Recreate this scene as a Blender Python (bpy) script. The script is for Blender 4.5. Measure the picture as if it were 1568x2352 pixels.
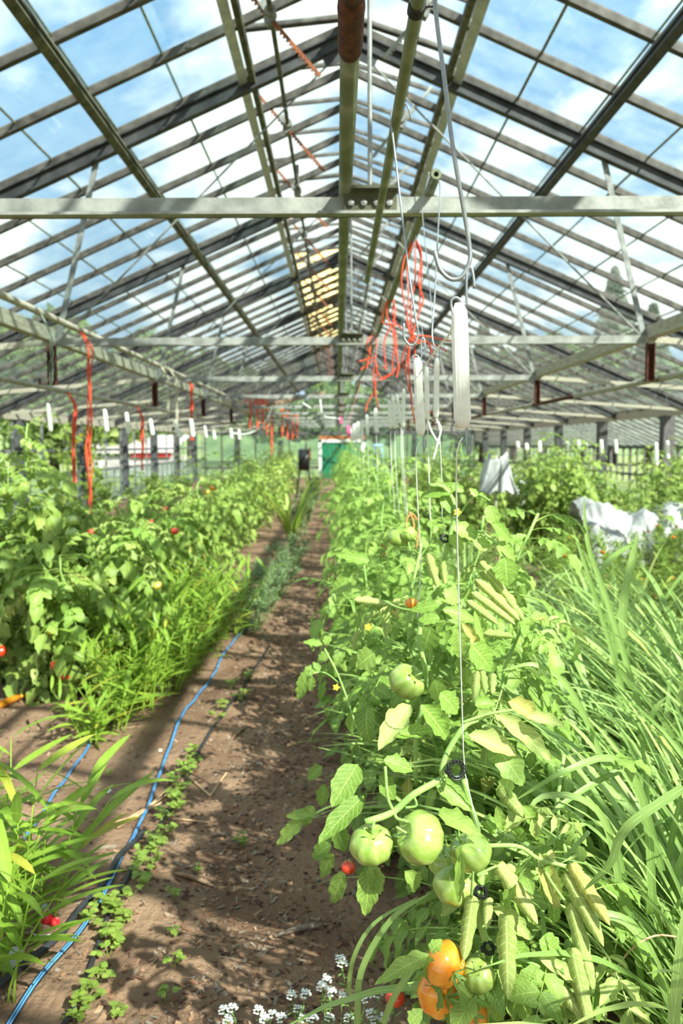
import bpy, math, random
import numpy as np
from mathutils import Matrix, Vector, noise as mnoise

for o in list(bpy.data.objects):
    bpy.data.objects.remove(o)
S = bpy.context.scene
COL = S.collection
random.seed(7)
RNG = np.random.default_rng(7)
R = random.uniform
pi = math.pi

# ------------------------------------------------------------------ camera
F = 1829.0                       # focal length in pixels of the 1568 x 2352 frame (28 mm on a 24 mm wide sensor)
CH = 1.5                         # eye height
PITCH, YAW, ROLL = 0.0836, 0.0052, -0.0059


def cam2world(xc, yc, zc):
    """camera axes (right, forward, up) to world direction"""
    c, s = math.cos(ROLL), math.sin(ROLL)
    x, y = xc, -zc
    x, y = c * x + s * y, -s * x + c * y
    xc, zc = x, -y
    c, s = math.cos(PITCH), math.sin(PITCH)
    Y = yc * c + zc * s
    Z = zc * c - yc * s
    c, s = math.cos(YAW), math.sin(YAW)
    return Vector((c * xc + s * Y, -s * xc + c * Y, Z))


def at(px, py, depth):
    """world point seen at a frame position, at a given distance along the house"""
    d = cam2world((px - 784) / F, 1, -(py - 1176) / F)
    d = d * (depth / d.y)
    return Vector((d.x, d.y, d.z + CH))


def gnd(px, py, z=0.0):
    d = cam2world((px - 784) / F, 1, -(py - 1176) / F)
    d = d * ((z - CH) / d.z)
    return Vector((d.x, d.y, z))


cd = bpy.data.cameras.new('camera')
cam = bpy.data.objects.new('camera', cd)
COL.objects.link(cam)
rx, up, fw = cam2world(1, 0, 0), cam2world(0, 0, 1), cam2world(0, 1, 0)
cam.matrix_world = Matrix(((rx.x, up.x, -fw.x, 0), (rx.y, up.y, -fw.y, 0), (rx.z, up.z, -fw.z, CH), (0, 0, 0, 1)))
cd.sensor_fit = 'HORIZONTAL'
cd.sensor_width = 24
cd.lens = 28
cd.clip_start = 0.05
cd.clip_end = 600
cd.dof.use_dof = True
cd.dof.focus_distance = 1.36
cd.dof.aperture_fstop = 5.0
S.camera = cam

# ------------------------------------------------------------------ light
S.view_settings.view_transform = 'Standard'
S.view_settings.look = 'None'
S.view_settings.gamma = 1
S.view_settings.use_curve_mapping = False
S.view_settings.exposure = 1.05
S.cycles.transparent_max_bounces = 24


def lin(c):
    c = [x / 255 for x in c[:3]]
    return tuple(x / 12.92 if x <= .04045 else ((x + .055) / 1.055) ** 2.4 for x in c) + (1,)


w = bpy.data.worlds.new('sky')
S.world = w
w.use_nodes = True
nt = w.node_tree
nt.nodes.clear()
N = nt.nodes.new
LK = nt.links.new
tc = N('ShaderNodeTexCoord')
sep = N('ShaderNodeSeparateXYZ')
LK(tc.outputs['Generated'], sep.inputs[0])
za = N('ShaderNodeMath'); za.operation = 'MAXIMUM'; za.inputs[1].default_value = 0.0
LK(sep.outputs['Z'], za.inputs[0])
zb = N('ShaderNodeMath'); zb.operation = 'ADD'; zb.inputs[1].default_value = 0.22
LK(za.outputs[0], zb.inputs[0])
dv = N('ShaderNodeVectorMath'); dv.operation = 'DIVIDE'
cz = N('ShaderNodeCombineXYZ')
for i in range(3):
    LK(zb.outputs[0], cz.inputs[i])
LK(tc.outputs['Generated'], dv.inputs[0])
LK(cz.outputs[0], dv.inputs[1])
mp = N('ShaderNodeMapping')
mp.inputs['Location'].default_value = (5.2, 6.1, 0)
mp.inputs['Scale'].default_value = (1.0, 1.0, 0.0)
LK(dv.outputs[0], mp.inputs[0])
nz = N('ShaderNodeTexNoise')
nz.inputs['Scale'].default_value = 1.9
nz.inputs['Detail'].default_value = 9
nz.inputs['Roughness'].default_value = 0.52
nz.inputs['Distortion'].default_value = 0.25
LK(mp.outputs[0], nz.inputs['Vector'])
cr = N('ShaderNodeValToRGB')
cr.color_ramp.elements[0].position = 0.45
cr.color_ramp.elements[1].position = 0.565
LK(nz.outputs[0], cr.inputs[0])
br = N('ShaderNodeValToRGB')
br.color_ramp.elements[0].color = lin((176, 200, 218))
br.color_ramp.elements[0].position = 0.0
br.color_ramp.elements[1].color = lin((112, 168, 220))
br.color_ramp.elements[1].position = 0.62
LK(sep.outputs['Z'], br.inputs[0])
mx = N('ShaderNodeMix'); mx.data_type = 'RGBA'
LK(cr.outputs[0], mx.inputs[0])
LK(br.outputs[0], mx.inputs[6])
mx.inputs[7].default_value = (1.12, 1.11, 1.09, 1)
bg = N('ShaderNodeBackground')
bg.inputs[1].default_value = 0.85
LK(mx.outputs[2], bg.inputs[0])
wo = N('ShaderNodeOutputWorld')
LK(bg.outputs[0], wo.inputs[0])

sd = bpy.data.lights.new('sun', 'SUN')
sun = bpy.data.objects.new('sun', sd)
COL.objects.link(sun)
sd.energy = 6.8
sd.angle = math.radians(0.6)
sd.color = (1.0, 0.95, 0.86)
sun.location = (8, -6, 12)
sun.rotation_euler = Vector((-0.50, 0.58, -0.66)).to_track_quat('-Z', 'Y').to_euler()

# ------------------------------------------------------------------ materials
MATS = {}


def mat(name, c1, c2=None, rough=0.6, metal=0.0, scale=8.0, bump=0.0, bscale=60.0, trans=0.0, coord='Object', c3=None, spec=0.4,
        leaf=False, detail=4, lo=.35, hi=.65, stretch=None, yellow=None, coat=0.0):
    if name in MATS:
        return MATS[name]
    m = bpy.data.materials.new(name)
    m.use_nodes = True
    t = m.node_tree
    N, LK = t.nodes.new, t.links.new
    t.nodes.clear()
    out = N('ShaderNodeOutputMaterial')
    p = N('ShaderNodeBsdfPrincipled')
    p.inputs['Roughness'].default_value = rough
    p.inputs['Metallic'].default_value = metal
    p.inputs['Specular IOR Level'].default_value = spec
    p.inputs['Coat Weight'].default_value = coat
    p.inputs['Coat Roughness'].default_value = .12
    tc = N('ShaderNodeTexCoord')
    src = tc.outputs[coord]
    if coord == 'World':
        pass
    if stretch:
        mpp = N('ShaderNodeMapping')
        mpp.inputs['Scale'].default_value = stretch
        LK(src, mpp.inputs[0])
        src = mpp.outputs[0]
    col = None
    if c2 is not None:
        n = N('ShaderNodeTexNoise')
        n.inputs['Scale'].default_value = scale
        n.inputs['Detail'].default_value = detail
        LK(src, n.inputs['Vector'])
        r = N('ShaderNodeValToRGB')
        r.color_ramp.elements[0].position = lo
        r.color_ramp.elements[1].position = hi
        r.color_ramp.elements[0].color = lin(c1)
        r.color_ramp.elements[1].color = lin(c2)
        if c3 is not None:
            e = r.color_ramp.elements.new((lo + hi) / 2)
            e.color = lin(c3)
        LK(n.outputs[0], r.inputs[0])
        col = r.outputs[0]
    else:
        rgb = N('ShaderNodeRGB')
        rgb.outputs[0].default_value = lin(c1)
        col = rgb.outputs[0]
    if leaf:
        # per-leaf tint: object random plus the vertex attribute, then yellowing, then veins from the leaf's own UV
        oi = N('ShaderNodeObjectInfo')
        a = N('ShaderNodeAttribute'); a.attribute_name = 'v'
        ad = N('ShaderNodeMath'); ad.operation = 'ADD'
        LK(oi.outputs['Random'], ad.inputs[0]); LK(a.outputs['Fac'], ad.inputs[1])
        fr = N('ShaderNodeMath'); fr.operation = 'FRACT'
        LK(ad.outputs[0], fr.inputs[0])
        r2 = N('ShaderNodeValToRGB')
        r2.color_ramp.elements[0].color = lin(leaf[0])
        r2.color_ramp.elements[1].color = lin(leaf[1])
        if yellow:
            r2.color_ramp.elements[1].position = .86
            e = r2.color_ramp.elements.new(.97); e.color = lin(yellow)
        LK(fr.outputs[0], r2.inputs[0])
        mxx = N('ShaderNodeMix'); mxx.data_type = 'RGBA'; mxx.inputs[0].default_value = .55
        LK(col, mxx.inputs[6]); LK(r2.outputs[0], mxx.inputs[7])
        uv = N('ShaderNodeUVMap')
        sp = N('ShaderNodeSeparateXYZ'); LK(uv.outputs[0], sp.inputs[0])
        ab = N('ShaderNodeMath'); ab.operation = 'ABSOLUTE'; LK(sp.outputs['X'], ab.inputs[0])
        ml = N('ShaderNodeMath'); ml.operation = 'MULTIPLY'; ml.inputs[1].default_value = -.22; LK(ab.outputs[0], ml.inputs[0])
        a2 = N('ShaderNodeMath'); a2.operation = 'ADD'; LK(sp.outputs['Y'], a2.inputs[0]); LK(ml.outputs[0], a2.inputs[1])
        m3 = N('ShaderNodeMath'); m3.operation = 'MULTIPLY'; m3.inputs[1].default_value = 9.0; LK(a2.outputs[0], m3.inputs[0])
        f3 = N('ShaderNodeMath'); f3.operation = 'PINGPONG'; f3.inputs[1].default_value = .5; LK(m3.outputs[0], f3.inputs[0])
        l3 = N('ShaderNodeMath'); l3.operation = 'LESS_THAN'; l3.inputs[1].default_value = .055; LK(f3.outputs[0], l3.inputs[0])
        l4 = N('ShaderNodeMath'); l4.operation = 'LESS_THAN'; l4.inputs[1].default_value = .05; LK(ab.outputs[0], l4.inputs[0])
        mm = N('ShaderNodeMath'); mm.operation = 'MAXIMUM'; LK(l3.outputs[0], mm.inputs[0]); LK(l4.outputs[0], mm.inputs[1])
        sc = N('ShaderNodeMath'); sc.operation = 'MULTIPLY'; sc.inputs[1].default_value = .38; LK(mm.outputs[0], sc.inputs[0])
        mv = N('ShaderNodeMix'); mv.data_type = 'RGBA'; LK(sc.outputs[0], mv.inputs[0]); LK(mxx.outputs[2], mv.inputs[6])
        mv.inputs[7].default_value = lin([min(255, x * 1.22 + 14) for x in leaf[1]])
        hs0 = N('ShaderNodeHueSaturation'); hs0.inputs['Hue'].default_value = .484; hs0.inputs['Saturation'].default_value = 1.0
        LK(mv.outputs[2], hs0.inputs['Color'])
        col = hs0.outputs[0]
    LK(col, p.inputs['Base Color'])
    if bump:
        n2 = N('ShaderNodeTexNoise')
        n2.inputs['Scale'].default_value = bscale
        n2.inputs['Detail'].default_value = 6
        LK(src, n2.inputs['Vector'])
        b = N('ShaderNodeBump')
        b.inputs['Strength'].default_value = bump
        b.inputs['Distance'].default_value = .02
        LK(n2.outputs[0], b.inputs['Height'])
        LK(b.outputs[0], p.inputs['Normal'])
    if trans:
        tr = N('ShaderNodeBsdfTranslucent')
        hs = N('ShaderNodeHueSaturation')
        hs.inputs['Saturation'].default_value = .92
        hs.inputs['Value'].default_value = 1.35
        LK(col, hs.inputs['Color'])
        LK(hs.outputs[0], tr.inputs[0])
        ms = N('ShaderNodeMixShader')
        ms.inputs[0].default_value = trans
        LK(p.outputs[0], ms.inputs[1]); LK(tr.outputs[0], ms.inputs[2])
        LK(ms.outputs[0], out.inputs[0])
    else:
        LK(p.outputs[0], out.inputs[0])
    MATS[name] = m
    return m


def glass_mat(name, tint=(238, 246, 244), dirt=.10, dirtcol=(200, 205, 195), scale=3.0):
    m = bpy.data.materials.new(name)
    m.use_nodes = True
    t = m.node_tree
    t.nodes.clear()
    N, LK = t.nodes.new, t.links.new
    out = N('ShaderNodeOutputMaterial')
    tr = N('ShaderNodeBsdfTransparent'); tr.inputs[0].default_value = lin(tint)
    gl = N('ShaderNodeBsdfGlossy'); gl.inputs['Roughness'].default_value = .03
    lw = N('ShaderNodeLayerWeight'); lw.inputs[0].default_value = .5
    pw = N('ShaderNodeMath'); pw.operation = 'POWER'; pw.inputs[1].default_value = 4.0
    LK(lw.outputs['Facing'], pw.inputs[0])
    fr = N('ShaderNodeMath'); fr.operation = 'MULTIPLY_ADD'; fr.inputs[1].default_value = .45; fr.inputs[2].default_value = .015
    LK(pw.outputs[0], fr.inputs[0])
    m1 = N('ShaderNodeMixShader')
    LK(fr.outputs[0], m1.inputs[0]); LK(tr.outputs[0], m1.inputs[1]); LK(gl.outputs[0], m1.inputs[2])
    df = N('ShaderNodeBsdfTranslucent'); df.inputs[0].default_value = lin(dirtcol)
    tc = N('ShaderNodeTexCoord')
    mp = N('ShaderNodeMapping'); mp.inputs['Scale'].default_value = (1.5, 1.5, 1.5)
    LK(tc.outputs['Object'], mp.inputs[0])
    n = N('ShaderNodeTexNoise'); n.inputs['Scale'].default_value = scale; n.inputs['Detail'].default_value = 5
    LK(mp.outputs[0], n.inputs['Vector'])
    mr = N('ShaderNodeMapRange')
    mr.inputs['From Min'].default_value = .35; mr.inputs['From Max'].default_value = .8
    mr.inputs['To Min'].default_value = dirt * .35; mr.inputs['To Max'].default_value = dirt * 2
    LK(n.outputs[0], mr.inputs[0])
    m2 = N('ShaderNodeMixShader')
    LK(mr.outputs[0], m2.inputs[0]); LK(m1.outputs[0], m2.inputs[1]); LK(df.outputs[0], m2.inputs[2])
    LK(m2.outputs[0], out.inputs[0])
    MATS[name] = m
    return m


STEEL = mat('galvanised steel', (112, 112, 110), (150, 150, 148), rough=.55, metal=.35, scale=14, bump=.1)
DARK = mat('weathered dark rafter paint', (46, 46, 48), (78, 78, 80), rough=.6, metal=.2, scale=6)
BARM = mat('weathered glazing bar metal', (58, 54, 50), (98, 92, 86), rough=.6, metal=.2, scale=9)
CHORD = mat('chord steel', (124, 123, 118), (158, 157, 152), rough=.55, metal=.25, scale=10, bump=.08)
RUST = mat('rusted iron', (66, 36, 28), (106, 62, 42), rough=.9, scale=30, c3=(84, 46, 34), bump=.6, bscale=120)
RUSTO = mat('orange rusted iron', (122, 70, 50), (154, 94, 66), rough=.9, scale=40, bump=.3)
ALGAE = mat('algae covered pipe', (98, 104, 78), (138, 140, 120), rough=.7, scale=16, c3=(112, 118, 92), stretch=(1, .5, 1), bump=.1)
ALGAED = mat('dark algae covered rail', (64, 64, 46), (102, 100, 80), rough=.75, scale=12)
WOODP = mat('weathered cream wood', (146, 138, 122), (178, 170, 154), rough=.8, scale=10, stretch=(6, 1, 6))
POSTM = mat('weathered grey post wood', (56, 56, 58), (96, 96, 96), rough=.85, scale=12, stretch=(4, 4, .7), bump=.2)
MOSS = mat('mossy lap seal', (88, 84, 54), (130, 124, 96), rough=.9, scale=20)
GLASS = glass_mat('roof glass', dirt=.05)
GLASSD = glass_mat('dusty wall glass', dirt=.16)
YPANEL = mat('yellowed fibreglass sheet', (226, 216, 172), (238, 230, 194), rough=.7, scale=4, trans=.75)
WHITE = mat('white paint', (196, 196, 190), (216, 216, 212), rough=.6, scale=6)
WIRE = mat('galvanised wire', (134, 136, 140), (168, 170, 174), rough=.4, metal=.5, scale=40)
TWINE = mat('white poly twine', (232, 229, 218), (246, 244, 238), rough=.75, scale=60, trans=.15)
TWINEB = mat('beige cotton string', (184, 174, 150), (206, 198, 178), rough=.85, scale=60)
ORANGE = mat('orange baling twine', (214, 72, 44), (236, 100, 66), rough=.75, scale=50, trans=.15)
SOIL = None


# ------------------------------------------------------------------ mesh builder
class MB:
    def __init__(s):
        s.V, s.Q, s.T, s.U, s.A, s.n = [], [], [], [], [], 0

    def add(s, V, Q=None, T=None, U=None, A=0.0):
        V = np.asarray(V, float).reshape(-1, 3)
        k = len(V)
        s.V.append(V)
        if Q is not None and len(Q):
            s.Q.append(np.asarray(Q, int).reshape(-1, 4) + s.n)
        if T is not None and len(T):
            s.T.append(np.asarray(T, int).reshape(-1, 3) + s.n)
        s.U.append(np.zeros((k, 2)) if U is None else np.asarray(U, float))
        s.A.append(np.full(k, A) if np.isscalar(A) else np.asarray(A, float))
        s.n += k
        return s

    def box(s, c, size, rot=None):
        x, y, z = [d / 2 for d in size]
        V = np.array([(-x, -y, -z), (x, -y, -z), (x, y, -z), (-x, y, -z), (-x, -y, z), (x, -y, z), (x, y, z), (-x, y, z)])
        if rot is not None:
            V = V @ np.array(rot.to_3x3()).T
        return s.add(V + np.array(c), [(0, 3, 2, 1), (4, 5, 6, 7), (0, 1, 5, 4), (1, 2, 6, 5), (2, 3, 7, 6), (3, 0, 4, 7)])

    def bar(s, p0, p1, w, h, up=(0, 0, 1)):
        p0, p1 = np.array(p0, float), np.array(p1, float)
        d = p1 - p0
        d /= np.linalg.norm(d)
        u = np.array(up, float)
        x = np.cross(d, u)
        if np.linalg.norm(x) < 1e-6:
            x = np.cross(d, (1, 0, 0))
        x /= np.linalg.norm(x)
        u = np.cross(x, d)
        V = [p + a * x * w / 2 + b * u * h / 2 for p in (p0, p1) for a, b in ((-1, -1), (1, -1), (1, 1), (-1, 1))]
        return s.add(V, [(0, 1, 2, 3)[::-1], (4, 5, 6, 7), (0, 1, 5, 4), (1, 2, 6, 5), (2, 3, 7, 6), (3, 0, 4, 7)])

    def tube(s, pts, r, seg=8, caps=True, A=0.0):
        P = np.array([tuple(p) for p in pts], float)
        n = len(P)
        r = np.full(n, r) if np.isscalar(r) else np.array(r, float)
        d = np.gradient(P, axis=0)
        d /= np.maximum(np.linalg.norm(d, axis=1, keepdims=True), 1e-9)
        x = np.cross(d[0], (0, 0, 1) if abs(d[0][2]) < .9 else (1, 0, 0))
        x /= np.linalg.norm(x)
        a = np.linspace(0, 2 * pi, seg, endpoint=False)
        V = []
        for i in range(n):
            x = x - d[i] * np.dot(x, d[i])
            x /= max(np.linalg.norm(x), 1e-9)
            y = np.cross(d[i], x)
            V.append(P[i] + r[i] * (np.outer(np.cos(a), x) + np.outer(np.sin(a), y)))
        V = np.concatenate(V)
        i = np.arange(n - 1)[:, None] * seg
        j = np.arange(seg)[None, :]
        k = (j + 1) % seg
        Q = np.stack([i + j, i + k, i + seg + k, i + seg + j], -1).reshape(-1, 4)
        T = None
        if caps:
            V = np.vstack([V, P[0], P[-1]])
            m = n * seg
            j = np.arange(seg); k = (j + 1) % seg
            T = np.vstack([np.stack([k, j, np.full(seg, m)], -1), np.stack([j + m - seg, k + m - seg, np.full(seg, m + 1)], -1)])
        return s.add(V, Q, T, None, A)

    def lathe(s, c, prof, seg=16, axis=None, lob=None):
        """prof: list of (radius, height)"""
        a = np.linspace(0, 2 * pi, seg, endpoint=False)
        V = []
        for r, h in prof:
            V.append(np.stack([r * np.cos(a), r * np.sin(a), np.full(seg, h)], -1))
        n = len(prof)
        V = np.concatenate(V)
        if axis is not None:
            V = V @ np.array(Vector((0, 0, 1)).rotation_difference(Vector(axis)).to_matrix()).T
        i = np.arange(n - 1)[:, None] * seg
        j = np.arange(seg)[None, :]
        k = (j + 1) % seg
        Q = np.stack([i + j, i + k, i + seg + k, i + seg + j], -1).reshape(-1, 4)
        return s.add(V + np.array(c), Q)

    def mesh(s, name, m, smooth=False, org=None):
        V = np.concatenate(s.V) if s.V else np.zeros((0, 3))
        if org is not None:
            V = V - np.array(org)
        me = bpy.data.meshes.new(name)
        Q = np.concatenate(s.Q) if s.Q else np.zeros((0, 4), int)
        T = np.concatenate(s.T) if s.T else np.zeros((0, 3), int)
        me.vertices.add(len(V))
        me.vertices.foreach_set('co', V.ravel().astype(np.float32))
        L = np.concatenate([Q.ravel(), T.ravel()]).astype(np.int32)
        me.loops.add(len(L))
        me.loops.foreach_set('vertex_index', L)
        me.polygons.add(len(Q) + len(T))
        st = np.concatenate([np.arange(len(Q)) * 4, len(Q) * 4 + np.arange(len(T)) * 3]).astype(np.int32)
        me.polygons.foreach_set('loop_start', st)
        me.polygons.foreach_set('use_smooth', np.full(len(st), smooth, bool))
        uv = me.uv_layers.new(name='UVMap')
        U = np.concatenate(s.U)
        uv.data.foreach_set('uv', U[L].ravel().astype(np.float32))
        at_ = me.attributes.new('v', 'FLOAT', 'POINT')
        at_.data.foreach_set('value', np.concatenate(s.A).astype(np.float32))
        me.update(calc_edges=True)
        if m:
            me.materials.append(m)
        return me

    def allv(s):
        return np.concatenate(s.V)


def tag(o, label=None, cat=None, group=None, kind=None):
    if label: o['label'] = label
    if cat: o['category'] = cat
    if group: o['group'] = group
    if kind: o['kind'] = kind
    return o


ORG = {}


def thing(name, loc, label=None, cat=None, group=None, kind=None):
    o = bpy.data.objects.new(name, None)
    o.empty_display_size = .1
    o.location = loc
    COL.objects.link(o)
    ORG[o] = Vector(loc)
    return tag(o, label, cat, group, kind)


def part(name, mb, m, parent=None, smooth=False, label=None, cat=None, group=None, kind=None):
    """mesh given in world coordinates; stored relative to its parent's (or its own) origin"""
    if parent is not None:
        org = ORG[parent]
    else:
        V = mb.allv()
        org = Vector(((V[:, 0].min() + V[:, 0].max()) / 2, (V[:, 1].min() + V[:, 1].max()) / 2, V[:, 2].min()))
    me = mb.mesh(name, m, smooth, org)
    o = bpy.data.objects.new(name, me)
    COL.objects.link(o)
    if parent is not None:
        o.parent = parent
    else:
        o.location = org
    ORG[o] = Vector(org)
    return tag(o, label, cat, group, kind)


def inst(name, me, parent, M):
    """place a shared mesh with world matrix M under an unrotated parent"""
    o = bpy.data.objects.new(name, me)
    COL.objects.link(o)
    if parent is not None:
        o.parent = parent
        M = Matrix.Translation(-ORG[parent]) @ M
    o.matrix_basis = M
    ORG[o] = M.translation.copy() + (ORG[parent] if parent is not None else Vector())
    return o


ORD = 'first second third fourth fifth sixth seventh eighth ninth tenth eleventh twelfth thirteenth fourteenth fifteenth sixteenth seventeenth eighteenth nineteenth twentieth'.split()
ORD += ['twenty-' + x for x in ORD[:9]] + ['thirtieth'] + ['thirty-' + x for x in ORD[:9]] + ['fortieth']


def smooth_path(pts, n=24):
    P = np.array([tuple(p) for p in pts], float)
    m = len(P)
    t = np.linspace(0, m - 1, n)
    i = np.clip(t.astype(int), 0, m - 2)
    f = (t - i)[:, None]
    Pe = np.vstack([2 * P[0] - P[1], P, 2 * P[-1] - P[-2]])
    p0, p1, p2, p3 = Pe[i], Pe[i + 1], Pe[i + 2], Pe[i + 3]
    return .5 * (2 * p1 + (p2 - p0) * f + (2 * p0 - 5 * p1 + 4 * p2 - p3) * f ** 2 + (3 * p1 - p0 - 3 * p2 + p3) * f ** 3)

# ================================================================== the house: measured frame
SP = 3.7                          # truss spacing
Y1 = 2.955                        # first truss in front of the camera
XR = 0.125                        # ridge line
ZR = 4.87                         # top of the glazing bars at the ridge
HW = 6.11                         # half width
ZE = 2.20                         # eave
M = (ZR - ZE) / HW                # roof pitch
ZC = 2.32                         # underside of the bottom chords
XN = 2.43                         # truss node, from the ridge
YA, YB = Y1 - 2 * SP, Y1 + 9 * SP  # near (behind the camera) and far gable


def roof(dx):
    return ZR - M * abs(dx)


# ------------------------------------------------------------------ ground
def soil_mat():
    m = bpy.data.materials.new('brown bed soil')
    m.use_nodes = True
    t = m.node_tree
    N, LK = t.nodes.new, t.links.new
    p = t.nodes['Principled BSDF']
    p.inputs['Roughness'].default_value = .95
    p.inputs['Specular IOR Level'].default_value = .15
    tc = N('ShaderNodeTexCoord')
    n1 = N('ShaderNodeTexNoise'); n1.inputs['Scale'].default_value = 3.0; n1.inputs['Detail'].default_value = 8
    LK(tc.outputs['Object'], n1.inputs['Vector'])
    r1 = N('ShaderNodeValToRGB')
    r1.color_ramp.elements[0].position = .32; r1.color_ramp.elements[0].color = lin((104, 78, 62))
    r1.color_ramp.elements[1].position = .68; r1.color_ramp.elements[1].color = lin((152, 122, 98))
    LK(n1.outputs[0], r1.inputs[0])
    v = N('ShaderNodeTexVoronoi'); v.inputs['Scale'].default_value = 130
    LK(tc.outputs['Object'], v.inputs['Vector'])
    r2 = N('ShaderNodeValToRGB')
    r2.color_ramp.elements[0].position = 0; r2.color_ramp.elements[0].color = lin((188, 170, 150))
    r2.color_ramp.elements[1].position = .22; r2.color_ramp.elements[1].color = (0, 0, 0, 1)
    LK(v.outputs[0], r2.inputs[0])
    n3 = N('ShaderNodeTexNoise'); n3.inputs['Scale'].default_value = 22; n3.inputs['Detail'].default_value = 8
    LK(tc.outputs['Object'], n3.inputs['Vector'])
    r3 = N('ShaderNodeValToRGB'); r3.color_ramp.elements[0].position = .5; r3.color_ramp.elements[1].position = .62
    LK(n3.outputs[0], r3.inputs[0])
    mul = N('ShaderNodeMix'); mul.data_type = 'RGBA'; mul.blend_type = 'MULTIPLY'; mul.inputs[0].default_value = 1
    LK(r2.outputs[0], mul.inputs[6]); LK(r3.outputs[0], mul.inputs[7])
    ad = N('ShaderNodeMix'); ad.data_type = 'RGBA'; ad.blend_type = 'LIGHTEN'; ad.inputs[0].default_value = .8
    LK(r1.outputs[0], ad.inputs[6]); LK(mul.outputs[2], ad.inputs[7])
    LK(ad.outputs[2], p.inputs['Base Color'])
    b = N('ShaderNodeBump'); b.inputs['Strength'].default_value = .9; b.inputs['Distance'].default_value = .02
    n4 = N('ShaderNodeTexNoise'); n4.inputs['Scale'].default_value = 45; n4.inputs['Detail'].default_value = 9
    LK(tc.outputs['Object'], n4.inputs['Vector'])
    LK(n4.outputs[0], b.inputs['Height'])
    LK(b.outputs[0], p.inputs['Normal'])
    return m


SOIL = soil_mat()


def hgt(x, y):
    """gentle relief of the bed soil"""
    return (.010 * np.sin(x * 5.1 + 1.3 * np.sin(y * 2.3)) + .012 * np.sin(y * 3.7 + 2 * np.sin(x * 1.9 + 1)) + .006 * np.sin(x * 13 + y * 9)
            + .005 * np.sin(y * 19 - x * 7) + .035 * np.exp(-((x - .38) / .22) ** 2) + .03 * np.exp(-((x + 1.4) / .45) ** 2)) - .012


def H(x, y):
    return float(hgt(np.float64(x), np.float64(y)))


def grid(xs, ys):
    X, Y = np.meshgrid(xs, ys)
    V = np.stack([X, Y, hgt(X, Y)], -1).reshape(-1, 3)
    nx, ny = len(xs), len(ys)
    i = np.arange(ny - 1)[:, None] * nx + np.arange(nx - 1)[None, :]
    return V, np.stack([i, i + 1, i + nx + 1, i + nx], -1).reshape(-1, 4)


mb = MB()
xs = np.concatenate([np.linspace(-6.2, -2.4, 20)[:-1], np.linspace(-2.4, 2.0, 150), np.linspace(2.0, 6.5, 20)[1:]])
ys = np.concatenate([np.linspace(YA, .6, 12)[:-1], np.linspace(.6, 7.5, 240), np.linspace(7.5, YB, 90)[1:]])
V, Q = grid(xs, ys)
mb.add(V, Q)
part('floor', mb, SOIL, smooth=True, label='bare brown soil floor of the greenhouse with a worn path', kind='structure')
mb = MB()
GRASSG = mat('rough outdoor grass', (96, 116, 62), (140, 152, 92), rough=.95, scale=1.2, detail=8)
mb.box((0, 40, -.16), (320, 320, .2))
part('ground_outside', mb, GRASSG, label='rough grass around the greenhouse', kind='structure')

# ------------------------------------------------------------------ ceiling: glazing bars, panes, ridge, vents
ceil = thing('ceiling', (XR, (YA + YB) / 2, ZE), 'glazed pitched roof of metal bars and glass panes', kind='structure')
PW = SP / 5
nb = int(round((YB - YA) / PW))
barL = {}
for s in (-1, 1):
    b = MB()
    # T-shaped bar, drawn once at y = 0 and reused
    x1 = HW + .05
    b.bar((0, 0, roof(0) - .03), (s * x1, 0, roof(x1) - .03), .022, .06)
    b.bar((0, 0, roof(0) - .062), (s * x1, 0, roof(x1) - .062), .05, .012)
    barL[s] = b.mesh('glazing_bar', BARM, org=(0, 0, 0))
for i in range(nb + 1):
    for s in (-1, 1):
        inst('glazing_bar', barL[s], ceil, Matrix.Translation((XR, YA + i * PW, 0)))
b = MB()
b.bar((XR, YA, ZR + .0), (XR, YB, ZR + .0), .10, .07)
b.bar((XR, YA, ZR - .06), (XR, YB, ZR - .06), .03, .10)
part('ridge_beam', b, DARK, ceil)
# panes, eleven to a bay side; the vent strip next to the ridge is glazed in the sashes instead
ROWS = 10
XV = .80                          # vent strip width from the ridge
prow = np.linspace(XV, HW, ROWS + 1)
pm = {}
for s in (-1, 1):
    for r in range(ROWS):
        b = MB()
        a0, a1 = prow[r] + .004, prow[r + 1] + .03
        b.bar((s * a0, 0, roof(a0) - .010), (s * a1, 0, roof(a1) - .004), PW - .03, .004)
        pm[s, r] = b.mesh('pane', GLASS, org=(0, 0, 0))
cells = []
for i in range(nb):
    yc = YA + (i + .5) * PW
    for s in (-1, 1):
        for r in range(ROWS):
            xc = XR + s * (prow[r] + prow[r + 1]) / 2
            zc = roof((prow[r] + prow[r + 1]) / 2)
            # is it seen, and how large
            d = math.hypot(xc, yc, zc - CH)
            vis = yc > .5 and abs(xc) / yc < .47 and (zc - CH) / yc < .58
            cells.append((d if vis else 900 + d, i, s, r, yc))
cells.sort()
rest = MB()
for k, (d, i, s, r, yc) in enumerate(cells):
    if k < 300:
        inst('pane', pm[s, r], ceil, Matrix.Translation((XR, yc, 0)))
    else:
        a0, a1 = prow[r] + .004, prow[r + 1] + .03
        rest.bar((XR + s * a0, yc, roof(a0) - .010), (XR + s * a1, yc, roof(a1) - .004), PW - .03, .004)
part('pane_field', rest, GLASS, ceil, kind='stuff')
# mossy laps where one pane overlaps the next
laps = MB()
for s in (-1, 1):
    for r in range(1, ROWS):
        x = prow[r] + .015
        for i in range(nb):
            y0 = YA + i * PW + .012
            if random.random() < .9:
                laps.bar((XR + s * x, y0, roof(x) - .012), (XR + s * x, y0 + PW - .024, roof(x) - .012), R(.008, .02), .012)
part('lap_seal', laps, MOSS, ceil, kind='stuff')
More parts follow.
